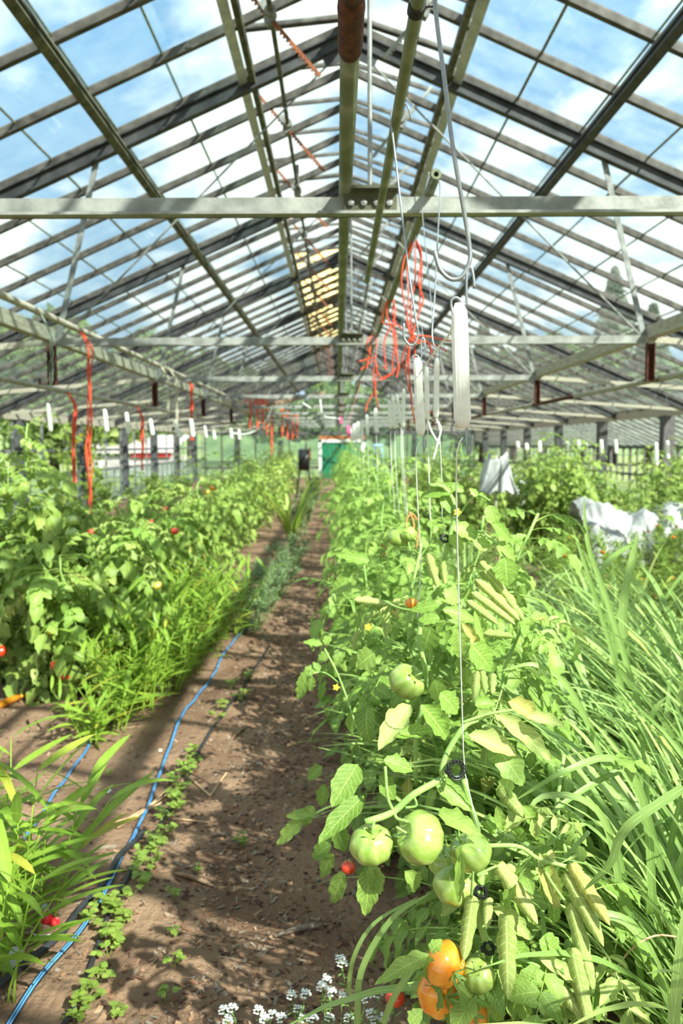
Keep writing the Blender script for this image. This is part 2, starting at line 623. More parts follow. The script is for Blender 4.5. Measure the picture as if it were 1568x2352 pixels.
# rails along the vent opening
for s in (-1, 1):
    x = XR + s * XV
    z = roof(XV)
    b = MB()
    b.bar((x - s * .02, YA, z - .10), (x - s * .02, YB, z - .10), .045, .06)
    part('vent_rail', b, ALGAED, ceil)
    b = MB()
    b.bar((x + s * .055, YA, z - .13), (x + s * .055, YB, z - .13), .075, .012, up=(s * M, 0, 1))
    part('flat_rail', b, mat('bright galvanised flat', (168, 172, 178), (196, 199, 204), rough=.5, metal=.2, scale=12), ceil)
# vent sashes, hinged at the ridge: left ones stand open, right ones nearly shut
for s, slope, nm in ((-1, .10, 'left'), (1, .33, 'right')):
    k = 0
    j = 0
    while j < nb:
        n = 5
        y0, y1 = YA + j * PW + .02, YA + (j + n) * PW - .02
        xo = XV + .06
        zo = ZR + .03 - slope * xo
        sash = thing('vent_sash', (XR, (y0 + y1) / 2, ZR))
        sash.parent = ceil
        sash.location = Vector((XR, (y0 + y1) / 2, ZR)) - ORG[ceil]
        b = MB()
        for q in range(n + 1):
            y = y0 + (y1 - y0) * q / n
            b.bar((XR, y, ZR + .03), (XR + s * xo, y, zo), .026, .035)
        b.bar((XR + s * xo, y0, zo), (XR + s * xo, y1, zo), .05, .035)
        part('sash_frame', b, BARM, sash)
        yel = s < 0 and 13.0 < (y0 + y1) / 2 < 27
        for q in range(n):
            ya = y0 + (y1 - y0) * (q + .5) / n
            b = MB()
            b.bar((XR + s * .05, ya, ZR + .03 - slope * .05), (XR + s * xo, ya, zo), PW - .03, .006)
            part('pane', b, YPANEL if yel else GLASS, sash)
        j += n
        k += 1

# ------------------------------------------------------------------ purlins (one long bar on each side)
for s, c in ((-1, 'left'), (1, 'right')):
    b = MB()
    x = XR + s * 1.837
    b.bar((x, YA, 3.86), (x, YB, 3.86), .06, .09, up=(s * M, 0, 1))
    b.bar((x - s * .03, YA, 3.90), (x - s * .03, YB, 3.90), .012, .05, up=(s * M, 0, 1))
    part('purlin', b, DARK if s > 0 else ALGAED, label='long dark purlin running under the rafters of the %s roof slope' % c, cat='purlin', group='roof purlins')
# longitudinal beams over the truss nodes
for s, c in ((-1, 'left'), (1, 'right')):
    b = MB()
    x = XR + s * (XN + .02)
    b.bar((x, YA, ZC + .10), (x, YB, ZC + .10), .012, .10)
    b.bar((x + s * .035, YA, ZC + .05), (x + s * .035, YB, ZC + .05), .08, .012)
    part('side_beam', b, WOODP, label='pale angle beam joining the truss ends along the %s side' % c, cat='beam', group='side beams')

# ------------------------------------------------------------------ trusses
for k in range(-2, 10):
    y = Y1 + k * SP
    if k >= 0:
        lab = 'nearest roof truss with the grey bottom chord crossing overhead' if k == 0 else '%s roof truss from the camera, dark rafters and pale chord' % ORD[k]
    else:
        lab = 'roof truss behind the camera, %s' % ('just above the viewer' if k == -1 else 'at the near gable')
    t = thing('roof_truss', (XR, y, ZC), lab, 'truss', 'roof trusses')
    for s in (-1, 1):
        b = MB()
        x1 = HW
        b.bar((XR, y, roof(0) - .12), (XR + s * x1, y, roof(x1) - .12), .012, .11)
        b.bar((XR, y, roof(0) - .07), (XR + s * x1, y, roof(x1) - .07), .075, .014)
        b.bar((XR, y, roof(0) - .175), (XR + s * x1, y, roof(x1) - .175), .075, .014)
        part('rafter', b, DARK, t)
        b = MB()
        b.bar((XR + s * XN, y + .03, ZC + .03), (XR + s * 2.06, y + .03, roof(2.06) - .16), .045, .012, up=(0, 1, 0))
        b.bar((XR + s * XN, y + .045, ZC + .03), (XR + s * 2.06, y + .045, roof(2.06) - .16), .010, .04, up=(0, 1, 0))
        part('strut', b, STEEL, t)
        b = MB()
        b.tube([(XR + s * .05, y + .02, ZR - .20), (XR + s * (XN - .03), y + .02, ZC + .06)], .008, 6)
        part('tie_rod', b, STEEL, t)
        b = MB()
        b.bar((XR + s * XN, y, ZC + .04), (XR + s * (HW - .05), y, ZE - .12), .012, .05)
        part('outer_tie', b, WOODP, t)
        b = MB()
        x = XR + s * (XN + .02)
        b.bar((x, y - .03, ZC), (x, y - .03, ZC - .31), .06, .008, up=(0, 1, 0))
        for q in (-1, 1):
            b.bar((x + q * .03, y - .05, ZC), (x + q * .03, y - .05, ZC - .31), .008, .045, up=(0, 1, 0))
        part('hanger', b, RUST, t)
        b = MB()
        b.box((x + s * .03, y - .035, ZC - .305), (.16, .03, .012))
        b.box((x + s * .11, y - .035, ZC - .285), (.012, .03, .05))
        part('pipe_hook', b, RUST, t)
    b = MB()
    x0, x1 = XR - XN, XR + XN
    b.bar((x0, y, ZC + .035), (x1, y, ZC + .035), .010, .07)
    b.bar((x0, y - .025, ZC + .005), (x1, y - .025, ZC + .005), .055, .010)
    part('bottom_chord', b, CHORD, t)
    b = MB()
    b.box((XR, y - .012, ZC + .050), (.19, .012, .07))
    b.box((XR, y - .03, ZC + .090), (.20, .06, .010))
    g = part('gusset_plate', b, ALGAED, t)
    for q in range(4):
        b = MB()
        b.lathe((XR + (q - 1.5) * .046, y - .018, ZC + .045), [(0, .012), (.012, .010), (.014, 0)], 6, axis=(0, -1, 0))
        part('bolt', b, STEEL, g)
    b = MB()
    b.tube([(XR, y, ZR - .15), (XR, y, ZC + .1)], .0085, 8)
    part('king_rod', b, STEEL, t)
    b = MB()
    for s in (-1, 1):
        b.bar((XR, y - .012, ZR - .20), (XR + s * .22, y - .012, roof(.22) - .2), .01, .14)
    part('ridge_plate', b, DARK, t)


# ------------------------------------------------------------------ pipes
def pipe(name, pts, d, m, label, cat='pipe', group=None, seg=14):
    return part(name, MB().tube(pts, d / 2, seg), m, smooth=True, label=label, cat=cat, group=group)


p0 = at(793, 455, Y1)
zp = ZC + .075 + .024
cp = thing('overhead_pipe', (p0.x, 2, zp), 'thick algae-green pipe with a rusted near end over the path', 'pipe')
pts = [(p0.x, y, zp) for y in np.linspace(1.95, YB, 40)]
part('pipe_body', MB().tube(pts, .0235, 18), ALGAE, cp, smooth=True)
b = MB()
b.tube([(p0.x, YA, zp), (p0.x, -1, zp), (p0.x, 1.8, zp)], .0235, 18)
part('rusted_length', b, RUST, cp, smooth=True, label='rusted brown end of the pipe')
b = MB()
b.tube([(p0.x, y, zp) for y in (1.72, 1.73, 1.76, 1.80, 1.84, 1.90, 1.94, 1.955)], [.024, .028, .030, .0285, .0285, .0295, .028, .024], 18)
part('coupling', b, RUST, cp, smooth=True, label='rusted pipe coupling')

a = at(905, 300, 1.98); zb = a.z
pipe('hanging_pipe', [(a.x, y, zb) for y in np.linspace(-1, 3.75, 24)], .024, ALGAE, 'thin greenish pipe hanging under the nearest chord, hooked by wires')
for yy, pp in ((.75, None),):
    pass
b = MB()
for q in range(5):
    b.tube([(a.x + .0135 * math.cos(u), 1.43 + q * .006, zb + .0135 * math.sin(u)) for u in np.linspace(0, 2 * pi, 14)], .0022, 5)
b.tube([(a.x + .012, 1.43, zb - .005), (a.x + .03, 1.43, zb - .004), (a.x + .034, 1.43, zb + .016)], .002, 5)
part('wire_tie', b, mat('black wire', (46, 44, 42), rough=.6), label='black wire wound round the thin hanging pipe', cat='wire')

p3 = at(1000, 405, 2.80)
P3X, P3Z = p3.x, ZC + .075 + .018
b = MB()
ri, ro = .009, .0175
yy = 2.78
b.tube([(P3X, y, P3Z) for y in np.linspace(yy, 26, 30)], ro, 16, caps=False)
b.tube([(P3X, y, P3Z) for y in np.linspace(26, yy, 30)], ri, 16, caps=False)
aa = np.linspace(0, 2 * pi, 16, endpoint=False)
V = [(P3X + r * math.cos(u), yy, P3Z + r * math.sin(u)) for r in (ri, ro) for u in aa]
b.add(V, [(i, (i + 1) % 16, 16 + (i + 1) % 16, 16 + i) for i in range(16)])
part('crop_pipe', b, ALGAE, smooth=True, label='open-ended pipe lying on the chords above the right tomato row', cat='pipe')

pipe('crop_pipe', [(-2.03, y, ZC + .075 + .026) for y in np.linspace(YA, 30, 30)], .050, WOODP, 'pale pipe lying on the chords above the left tomato row')
pipe('heating_pipe', [(-2.62, y, 2.035) for y in np.linspace(YA, 30, 30)], .045, WOODP, 'pale pipe carried in the rusty hooks on the left side')
hp = thing('heating_pipe', (2.66, 10, 1.99), 'rust-patched pipe carried in the rusty hooks on the right side', 'pipe')
hps = np.linspace(YA, 30, 19)
for i in range(18):
    b = MB()
    b.tube([(2.66, hps[i], 2.03), (2.66, (hps[i] + hps[i + 1]) / 2, 2.03), (2.66, hps[i + 1], 2.03)], .024, 10)
    part('pipe_length', b, RUST if i % 3 == 1 else WOODP, hp, smooth=True)

# ------------------------------------------------------------------ vent gear: shafts with brackets and toothed racks
for s, c in ((-1, 'left'), (1, 'right')):
    xs_ = at(660, 270, 7.35).x if s < 0 else XR + .46
    zs = roof(abs(xs_ - XR)) - .27
    sh = thing('vent_shaft', (xs_, 6, zs), 'vent-opening shaft with %s racks under the %s ridge vents' % ('rusty toothed' if s < 0 else 'pale', c), 'vent gear', 'vent shafts')
    part('shaft', MB().tube([(xs_, y, zs) for y in np.linspace(YA, YB, 20)], .018, 10), ALGAED, sh, smooth=True)
    for i in range(18):
        y = 5.55 - 1.85 * 4 + 1.85 * i
        if y > YB - .5:
            break
        # cast pinion housing: a flared lathe body round the shaft, with two cheeks and a rack guide
        b = MB()
        b.lathe((xs_, y - .06, zs), [(.0, 0), (.035, 0), (.042, .02), (.034, .05), (.042, .09), (.035, .12), (0, .12)], 10, axis=(0, 1, 0))
        b.box((xs_ + s * .035, y, zs + .03), (.05, .07, .09), Matrix.Rotation(s * .6, 3, 'Y'))
        b.box((xs_ + s * .01, y, zs - .045), (.06, .06, .05), Matrix.Rotation(s * .5, 3, 'Y'))
        part('pinion_bracket', b, STEEL, sh)
        # rack
        d = Vector((s * .66, 0, .75)).normalized()
        nrm = Vector((-d.z * s, 0, d.x * s))
        c0 = Vector((xs_ + s * .02, y, zs - .01)) 
        L0, L1 = (-.52, .48) if s < 0 else (-.42, .40)
        b = MB()
        b.bar(c0 + d * L0, c0 + d * L1, .014, .022, up=nrm)
        nt_ = 30
        for q in range(nt_):
            u = L0 + .03 + (L1 - L0 - .06) * q / nt_
            b.bar(c0 + d * u - nrm * .011, c0 + d * u - nrm * .024, .014, .010, up=d)
        part('rack', b, RUSTO if s < 0 else CHORD, sh)
        if i % 2 == 0:
            b = MB()
            b.bar((xs_, y - .25, zs - .03), (xs_, y - .25, roof(abs(xs_ - XR)) - .07), .02, .05)
            b.lathe((xs_, y - .28, zs), [(0, 0), (.032, 0), (.036, .03), (.032, .06), (0, .06)], 10, axis=(0, 1, 0))
            part('shaft_bearing', b, STEEL, sh)

# ------------------------------------------------------------------ eaves, posts and side walls
KP = .28
for s, c in ((-1, 'left'), (1, 'right')):
    x = XR + s * HW
    wl = thing('wall_' + c, (x, 16, 0), 'open %s side of the house: posts, gutter beam and sill' % c, kind='structure')
    b = MB()
    b.bar((x, YA, 2.09), (x, YB, 2.09), .10, .16)
    b.bar((x + s * .06, YA, 2.20), (x + s * .06, YB, 2.20), .22, .03)
    part('gutter_beam', b, WOODP, wl)
    for k in range(-2, 9):
        y = Y1 + SP * (k + KP)
        b = MB()
        b.box((x, y, 1.0), (.20, .22, 2.04))
        b.bar((x, y, 1.72), (x, y + .35, 2.03), .06, .06)
        part('post', b, POSTM, wl)
    if s < 0:
        b = MB()
        for z in (.06, .92, 1.42):
            b.bar((x, YA, z), (x, YB, z), .06, .07)
        part('wall_rail', b, STEEL, wl)
        q = 0
        y = YA
        gl = MB()
        while y < YB:
            b = MB()
            b.bar((x, y, 0), (x, y, .92 if q % 2 else 2.05), .035, .05, up=(0, 1, 0))
            part('wall_bar', b, STEEL, wl)
            g = MB()
            g.box((x, y + .37, .49), (.005, .70, .82))
            part('pane', g, GLASSD, wl)
            y += .74
            q += 1

# far gable wall
wf = thing('wall_back', (XR, YB, 0), 'far gable end of the greenhouse with glazing bars', kind='structure')
b = MB()
b.bar((XR - HW, YB, 2.05), (XR + HW, YB, 2.05), .1, .14)
b.bar((XR - HW, YB, .5), (XR + HW, YB, .5), .1, .1)
part('gable_rail', b, POSTM, wf)
for i in range(17):
    x = XR - HW + i * 2 * HW / 16
    b = MB()
    b.bar((x, YB, 0), (x, YB, roof(x - XR) - .05), .06, .07, up=(0, 1, 0))
    part('gable_bar', b, BARM, wf)
    if i < 16:
        xm = x + HW / 16
        b = MB()
        b.box((xm, YB, (roof(xm - XR) - .3) / 2 + .1), (2 * HW / 16 - .06, .006, roof(xm - XR) - .4))
        part('pane', b, GLASSD, wf)

# the green door in its white frame
dl, dr = at(735, 1010, YB - .12), at(836, 1010, YB - .12)
DG = mat('dark green door paint', (10, 96, 66), (22, 116, 82), rough=.5, scale=3)
door = thing('door_1', ((dl.x + dr.x) / 2, YB - .15, 0), 'dark green double door in a white frame at the far end', kind='structure')
zt = dl.z
b = MB()
for x in (dl.x, dr.x):
    b.box((x, YB - .15, zt / 2), (.13, .10, zt))
b.box(((dl.x + dr.x) / 2, YB - .15, zt - .06), (dr.x - dl.x + .13, .10, .13))
part('door_frame', b, WHITE, door)
for q in (0, 1):
    x0 = dl.x + .07 + q * (dr.x - dl.x - .14) / 2
    x1 = x0 + (dr.x - dl.x - .14) / 2 - .012
    n = 5
    lf = thing('door_leaf', ((x0 + x1) / 2, YB - .13, 0))
    lf.parent = door
    lf.location = ORG[lf] - ORG[door]
    for i in range(n):
        b = MB()
        b.box((x0 + (i + .5) * (x1 - x0) / n, YB - .13, zt / 2 - .05), ((x1 - x0) / n - .008, .04, zt - .16))
        part('board', b, DG, lf)
b = MB()
b.box(((dl.x + dr.x) / 2, YB - .15, zt + .09), (dr.x - dl.x + .1, .12, .14))
part('lintel', b, mat('stained lintel wood', (150, 84, 46), (178, 108, 66), rough=.8, scale=6), door)

# ------------------------------------------------------------------ lower glazed span beyond the right-hand posts
sx0, sxr, sxe, szr, sze = XR + HW + .15, 8.6, 11.6, 2.75, 1.42
r = thing('lean_to_greenhouse', (sxr, 24, 0), 'lower glazed greenhouse span beyond the right-hand posts', 'greenhouse')
for xa, za, xb, zb_ in ((sxr, szr, sxe, sze), (sxr, szr, sx0, 2.2)):
    b = MB()
    b.bar((xa, 0, za), (xb, 0, zb_), .05, .06)
    bm_ = b.mesh('glazing_bar', BARM, org=(0, 0, 0))
    for i in range(62):
        inst('glazing_bar', bm_, r, Matrix.Translation((0, 16 + i * PW, 0)))
    for i in range(61):
        b = MB()
        b.bar((xa, 16 + (i + .5) * PW, za + .02), (xb, 16 + (i + .5) * PW, zb_ + .02), PW - .05, .004)
        part('pane', b, GLASSD, r)
b = MB()
b.bar((sxr, 16, szr), (sxr, 61, szr), .08, .08)
part('ridge_beam', b, BARM, r)
b = MB()
b.bar((sxe, 16, sze - .06), (sxe, 61, sze - .06), .1, .14)
b.bar((sxe, 16, .3), (sxe, 61, .3), .1, .1)
part('far_rails', b, POSTM, r)
for i in range(0, 62):
    b = MB()
    b.bar((sxe, 16 + i * PW, 0), (sxe, 16 + i * PW, sze), .05 if i % 3 else .10, .07, up=(0, 1, 0))
    part('far_post', b, POSTM, r)

# ------------------------------------------------------------------ outside: shed and trees
sh = thing('shed', (-10.5, 42, 0), 'low white shed with a pale ribbed roof and red trim beyond the left wall', 'shed')
b = MB()
b.box((-10.6, 42.5, .52), (4.4, 4.6, 1.04))
part('walls', b, mat('shed wall paint', (132, 132, 130), (168, 168, 166), rough=.8, scale=2), sh)
b = MB()
b.box((-9.3, 40.1, 1.08), (2.0, .10, .22))
part('fascia', b, mat('red trim', (176, 40, 46), rough=.5), sh)
rm = mat('pale roof sheet', (150, 148, 144), (176, 174, 170), rough=.6, scale=3)
for i in range(12):
    b = MB()
    x = -12.8 + i * .40
    b.bar((x, 39.9, 1.2), (x, 45, 2.1), .36, .05)
    part('roof_sheet', b, rm, sh)

# ------------------------------------------------------------------ trees outside
LEAFT = mat('tree foliage', (66, 92, 44), (108, 136, 70), rough=.8, scale=3, trans=.25, leaf=((60, 88, 40), (120, 146, 80)))
LEAFC = mat('conifer foliage', (46, 70, 48), (80, 104, 70), rough=.8, scale=3, trans=.1, leaf=((44, 66, 46), (84, 108, 74)))
BARK = mat('bark', (84, 70, 58), (116, 100, 86), rough=.9, scale=8)


def cards(C, nrm, size, A):
    """leaf quads bent along the middle: centres C (n,3), normals, sizes"""
    n = len(C)
    nrm = nrm / np.linalg.norm(nrm, axis=1, keepdims=True)
    t = np.cross(nrm, RNG.normal(size=(n, 3)))
    t /= np.linalg.norm(t, axis=1, keepdims=True)
    b = np.cross(nrm, t)
    sz = size[:, None]
    V = np.stack([C - t * sz, C - b * sz * .45 + nrm * sz * .15, C + t * sz, C + b * sz * .45 + nrm * sz * .15], 1).reshape(-1, 3)
    Q = np.arange(n * 4).reshape(-1, 4)
    U = np.tile(np.array([(0, 0), (.5, .5), (0, 1), (-.5, .5)]), (n, 1))
    return V, Q, U, np.repeat(A, 4)


def tree(x, y, h, r, conifer, label):
    t = thing('conifer' if conifer else 'tree', (x, y, 0), label, 'tree', 'trees beyond the glass')
    b = MB()
    b.tube([(x, y, -.1), (x + .1, y, h * .4), (x, y, h * .92)], [h * .03, h * .02, h * .004], 8)
    part('trunk', b, BARK, t, smooth=True)
    b = MB()
    if conifer:
        n = 5200
        q = RNG.random(n) ** .8
        z = h * (.12 + .88 * q)
        tier = 1 - .35 * ((z * 1.3) % 1)
        rr = r * (1 - q) ** .85 * tier * np.sqrt(RNG.random(n)) + .05
        a = RNG.random(n) * 2 * pi
        C = np.stack([x + rr * np.cos(a), y + rr * np.sin(a), z - .12 * rr], -1)
        nr = np.stack([np.cos(a) * .5, np.sin(a) * .5, np.ones(n)], -1) + RNG.normal(size=(n, 3)) * .3
        b.add(*[cards(C, nr, RNG.uniform(.18, .38, n), RNG.random(n))[i] for i in (0, 1)], None, None, 0)
    else:
        n = 6500
        k = 16
        bl = np.stack([RNG.normal(0, r * .45, k), RNG.normal(0, r * .45, k), RNG.uniform(h * .35, h * .85, k)], -1)
        br_ = RNG.uniform(r * .35, r * .6, k) * (1.1 - .5 * (bl[:, 2] / h))
        j = RNG.integers(0, k, n)
        d = RNG.normal(size=(n, 3))
        d /= np.linalg.norm(d, axis=1, keepdims=True)
        C = np.array([x, y, 0]) + bl[j] + d * (br_[j] * RNG.random(n) ** .4)[:, None]
        V, Q, U, A = cards(C, d + RNG.normal(size=(n, 3)) * .6, RNG.uniform(.2, .42, n), RNG.random(n))
        b.add(V, Q, None, U, A)
    part('crown', b, LEAFC if conifer else LEAFT, t, kind='stuff')


def px_tree(px, top, Y, r, con, label):
    p = at(px, top, Y)
    tree(p.x, Y, p.z, r, con, label)


px_tree(1412, 615, 62, 4.2, True, 'tall dark conifer standing above the right roof slope')
px_tree(1110, 735, 66, 3.0, True, 'smaller conifer left of the tall dark one')
px_tree(1500, 700, 58, 3.6, True, 'conifer at the right edge behind the roof')
px_tree(1250, 745, 71, 3.6, False, 'broad tree between the two conifers right of the roof')
px_tree(1340, 760, 63, 3.6, False, 'rounded tree just left of the tall conifer')
px_tree(1180, 790, 77, 3.6, False, 'low broad tree behind the right roof slope')
px_tree(1050, 800, 68, 3.6, False, 'tree behind the right of the far gable')
px_tree(950, 825, 81, 3.6, False, 'tree just right of the far green door, outside')
px_tree(860, 850, 65, 3.6, False, 'low tree right behind the far gable')
px_tree(745, 850, 79, 3.6, False, 'low tree left behind the far gable')
px_tree(640, 815, 67, 3.6, False, 'tree behind the left of the far gable')
px_tree(540, 800, 77, 3.6, False, 'broad tree behind the left roof slope near the gable')
px_tree(430, 790, 59, 3.6, False, 'tree in the middle of the left tree line')
px_tree(300, 745, 67, 3.6, False, 'upright bushy tree left of the roof with its top against the sky')
px_tree(110, 665, 45, 3.6, False, 'tallest leafy tree at the far left')
px_tree(20, 700, 55, 3.6, False, 'leafy tree cut off by the left edge')
px_tree(215, 790, 43, 3.6, False, 'low tree between the two taller left trees')
px_tree(1530, 780, 57, 3.6, False, 'leafy tree low at the right edge')
# wooded hill behind
b = MB()
n = 60
hx = np.linspace(-140, 140, n)
hv = []
for x in hx:
    t_ = 9 + 7 * abs(x) / 90 + 1.5 * math.sin(x * .13) + 1.0 * math.sin(x * .41)
    hv.append(t_)
V, Q = [], []
prof = [(0, 95), (.35, 102), (.7, 115), (1, 135), (.6, 160), (0, 175)]
for i, x in enumerate(hx):
    for f, yy in prof:
        V.append((x, yy + 3 * math.sin(x * .2 + f * 3), -.1 + hv[i] * f * (1 + .08 * math.sin(x * .9 + f * 5))))
m_ = len(prof)
for i in range(n - 1):
    for j in range(m_ - 1):
        Q.append((i * m_ + j, (i + 1) * m_ + j, (i + 1) * m_ + j + 1, i * m_ + j + 1))
b.add(V, Q)
part('hillside', b, mat('wooded hillside', (70, 94, 58), (112, 132, 84), rough=.95, scale=.25, detail=9), smooth=True, label='wooded hillside far behind the greenhouse', kind='structure')

# ================================================================== plants
LT = mat('tomato leaf', (98, 136, 50), (136, 170, 80), rough=.5, scale=18, trans=.32, bump=.2, bscale=70,
         leaf=((92, 132, 48), (152, 182, 92)), spec=.35)
LTR = mat('rolled pale tomato leaf', (140, 164, 84), (170, 190, 114), rough=.55, scale=14, trans=.2, bump=.2, bscale=60,
          leaf=((134, 160, 78), (176, 194, 120)), yellow=(190, 176, 84), spec=.3)
LTL = mat('left row tomato leaf', (100, 134, 48), (140, 168, 78), rough=.5, scale=10, trans=.35, leaf=((94, 130, 46), (158, 182, 92)), yellow=(190, 198, 116))
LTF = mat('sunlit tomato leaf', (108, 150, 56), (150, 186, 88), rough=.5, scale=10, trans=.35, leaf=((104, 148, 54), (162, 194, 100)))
STEMM = mat('tomato stem', (124, 160, 76), (156, 186, 104), rough=.6, scale=20, bump=.15)
GRASSM = mat('lemongrass blade', (110, 148, 70), (152, 184, 106), rough=.45, scale=6, trans=.3, leaf=((102, 142, 60), (164, 192, 114)), yellow=(190, 200, 110))
GINGER = mat('ginger blade', (98, 140, 42), (138, 172, 64), rough=.45, scale=6, trans=.36, leaf=((94, 138, 38), (148, 182, 68)), yellow=(206, 184, 70))
DILL = mat('blue green feathery leaf', (94, 122, 80), (130, 152, 106), rough=.6, scale=8, trans=.25, leaf=((92, 120, 78), (134, 156, 110)))
HEDGE = mat('marigold leaf', (84, 116, 40), (126, 156, 60), rough=.6, scale=6, trans=.3, leaf=((76, 110, 34), (142, 168, 70)))
CLOVER = mat('seedling leaf', (100, 132, 48), (138, 166, 72), rough=.55, scale=12, trans=.3, leaf=((98, 132, 46), (150, 174, 80)))
TGREEN = mat('unripe tomato skin', (128, 156, 62), (166, 182, 98), rough=.22, scale=1.5, detail=2, spec=.55, coat=.6, stretch=(1.6, 1.6, .5))
TRED = mat('ripe red tomato skin', (196, 44, 26), (216, 70, 36), rough=.28, scale=6, spec=.5, coat=.4)
TORANGE = mat('ripe orange tomato skin', (232, 132, 34), (244, 166, 54), rough=.22, scale=1.6, detail=2, c3=(240, 150, 40), spec=.5, coat=.5)
TYELLOW = mat('yellow tomato skin', (226, 196, 70), (236, 212, 100), rough=.28, scale=6, spec=.5, coat=.4)


def leaflet(L=1., W=.28, n=8, m=4, roll=.8, droop=.6, lobes=3, ser=.16, tip=.9, wave=.0, seed=0):
    """ovate leaf along +Y from the origin, normal +Z. roll: arc angle across; droop: bend along"""
    rg = np.random.default_rng(seed)
    t = np.linspace(0, 1, n + 1)
    w = np.sin(pi * np.clip(t, 0, 1) ** .75) ** tip * W + .012 * W
    w[1:-1] *= 1 + ser * np.sin(t[1:-1] * pi * 2 * lobes + rg.uniform(0, 6)) + rg.normal(0, .04, n - 1)
    be = droop * t
    dy = np.cos(be); dz = -np.sin(be)
    cy = np.concatenate([[0], np.cumsum((dy[1:] + dy[:-1]) / 2)]) / n * L
    cz = np.concatenate([[0], np.cumsum((dz[1:] + dz[:-1]) / 2)]) / n * L
    a = np.linspace(-1, 1, m + 1)
    V, U = [], []
    for i in range(n + 1):
        ww = w[i]
        rr = roll * (1 + .12 * math.sin(i * 1.7 + seed))
        if abs(rr) < .02:
            x = a * ww; z = 0 * a
        else:
            Rr = ww / (rr / 2)
            x = Rr * np.sin(a * rr / 2); z = Rr * (1 - np.cos(a * rr / 2))
        z = z + wave * W * np.sin(i * 2.1 + a * 2.5 + seed) * np.abs(a)
        V.append(np.stack([x, cy[i] + z * math.sin(be[i]), cz[i] + z * math.cos(be[i])], -1))
        U.append(np.stack([a, np.full(m + 1, t[i])], -1))
    V = np.concatenate(V); U = np.concatenate(U)
    i = np.arange(n)[:, None] * (m + 1) + np.arange(m)[None, :]
    Q = np.stack([i, i + 1, i + m + 2, i + m + 1], -1).reshape(-1, 4)
    return V, Q, U


def frame(y, z):
    """3x3 with columns x, y, z from a forward and an up hint"""
    y = Vector(y).normalized()
    x = y.cross(Vector(z)).normalized()
    z = x.cross(y)
    return Matrix((x, y, z)).transposed()


def mat4(p, y, z, sx=1, sy=1, sz=1):
    m = frame(y, z).to_4x4()
    m = m @ Matrix.Diagonal((sx, sy, sz, 1))
    m.translation = Vector(p)
    return m


def tomato_leaf(seed, roll=(.5, 1.2), hi=True, L=.30):
    """compound leaf along +Y: petiole with three pairs of leaflets and an end leaflet"""
    rg = random.Random(seed)
    mb = MB()
    n = 10
    P = []
    be = rg.uniform(-.05, .2)
    y = z = 0
    for i in range(n + 1):
        P.append((math.sin(i * .5 + seed) * .006, y, z))
        y += math.cos(be) * L / n
        z -= math.sin(be) * L / n
        be += rg.uniform(.06, .16)
    P = np.array(P)
    if hi:
        mb.tube(P, np.linspace(.0035, .0012, n + 1), 5, False, .2)
    else:
        mb.tube(P[::5], np.linspace(.0035, .0012, 3), 3, False, .2)

    def put(i, ang, ln, wd):
        d = Vector(P[min(i + 1, n)] - P[max(i - 1, 0)]).normalized()
        up = Vector((1, 0, 0)).cross(d)
        dr = Matrix.Rotation(ang, 3, up) @ d
        dr = dr + Vector((0, 0, rg.uniform(-.35, .1)))
        V, Q, U = leaflet(ln, wd, 7 if hi else 3, 4 if hi else 2, rg.uniform(*roll), rg.uniform(.2, 1.1), 3, .14, .9, .12 if hi else 0, rg.randrange(999))
        M3 = np.array(frame(dr, up + Vector((rg.uniform(-.3, .3), 0, 0))))
        mb.add(V @ M3.T + P[i], Q, None, U, rg.random() * .35)
    rl = roll[1] > 2
    for i in (4, 6, 8) if hi else (4, 7):
        for s in (-1, 1):
            ln = rg.uniform(.07, .105) * (1 if i > 4 else .8) * L / .3
            put(i, s * rg.uniform(.75, 1.2), ln, ln * rg.uniform(.26, .34) * (1.25 if rl else 1))
            if hi and rg.random() < .5:
                put(min(i + 1, n), s * rg.uniform(.9, 1.4), ln * .35, ln * .13)
    ln = rg.uniform(.10, .13) * L / .3
    put(n, 0, ln, ln * .32 * (1.2 if rl else 1))
    return mb


HI = [tomato_leaf(i).mesh('leaf', LT, True) for i in range(10)]
HIR = [tomato_leaf(40 + i, (3.2, 5.2)).mesh('leaf', LTR, True) for i in range(6)]
HIL = [tomato_leaf(60 + i, (.5, 2.2)).mesh('leaf', LTL, True) for i in range(9)]
HIF = [tomato_leaf(80 + i, (.4, 1.6)).mesh('leaf', LTF, True) for i in range(6)]


def pack(mb):
    return np.concatenate(mb.V), np.concatenate(mb.Q), np.concatenate(mb.U), np.concatenate(mb.A)


LO = [pack(tomato_leaf(100 + i, (.4, 2.0), False)) for i in range(14)]


def fruit_mesh(name, m, ribs, depth, flat, seed):
    rg = np.random.default_rng(seed)
    nu, nv = 40, 18
    u = np.linspace(0, 2 * pi, nu, endpoint=False)
    V = []
    ph = rg.uniform(0, 6)
    for j in range(nv + 1):
        th = pi * j / nv
        r = math.sin(th)
        zz = math.cos(th)
        dim = .22 * math.exp(-(th / .32) ** 2)           # dimple at the stem end
        k = depth * (.35 + .65 * (math.cos(th) * .5 + .5))
        rr = r * (1 - k * np.abs(np.sin(u * ribs / 2 + ph + .4 * np.sin(u))) ** .7 * .9 * min(1, r * 1.6)) * (1 + .05 * np.sin(u + ph) + .04 * np.sin(2 * u + ph * 2))
        V.append(np.stack([rr * np.cos(u), rr * np.sin(u), np.full(nu, (zz - dim) * flat)], -1))
    V = np.concatenate(V)
    i = np.arange(nv)[:, None] * nu
    j = np.arange(nu)[None, :]
    k = (j + 1) % nu
    Q = np.stack([i + j, i + nu + j, i + nu + k, i + k], -1).reshape(-1, 4)
    return MB().add(V, Q).mesh(name, m, True)


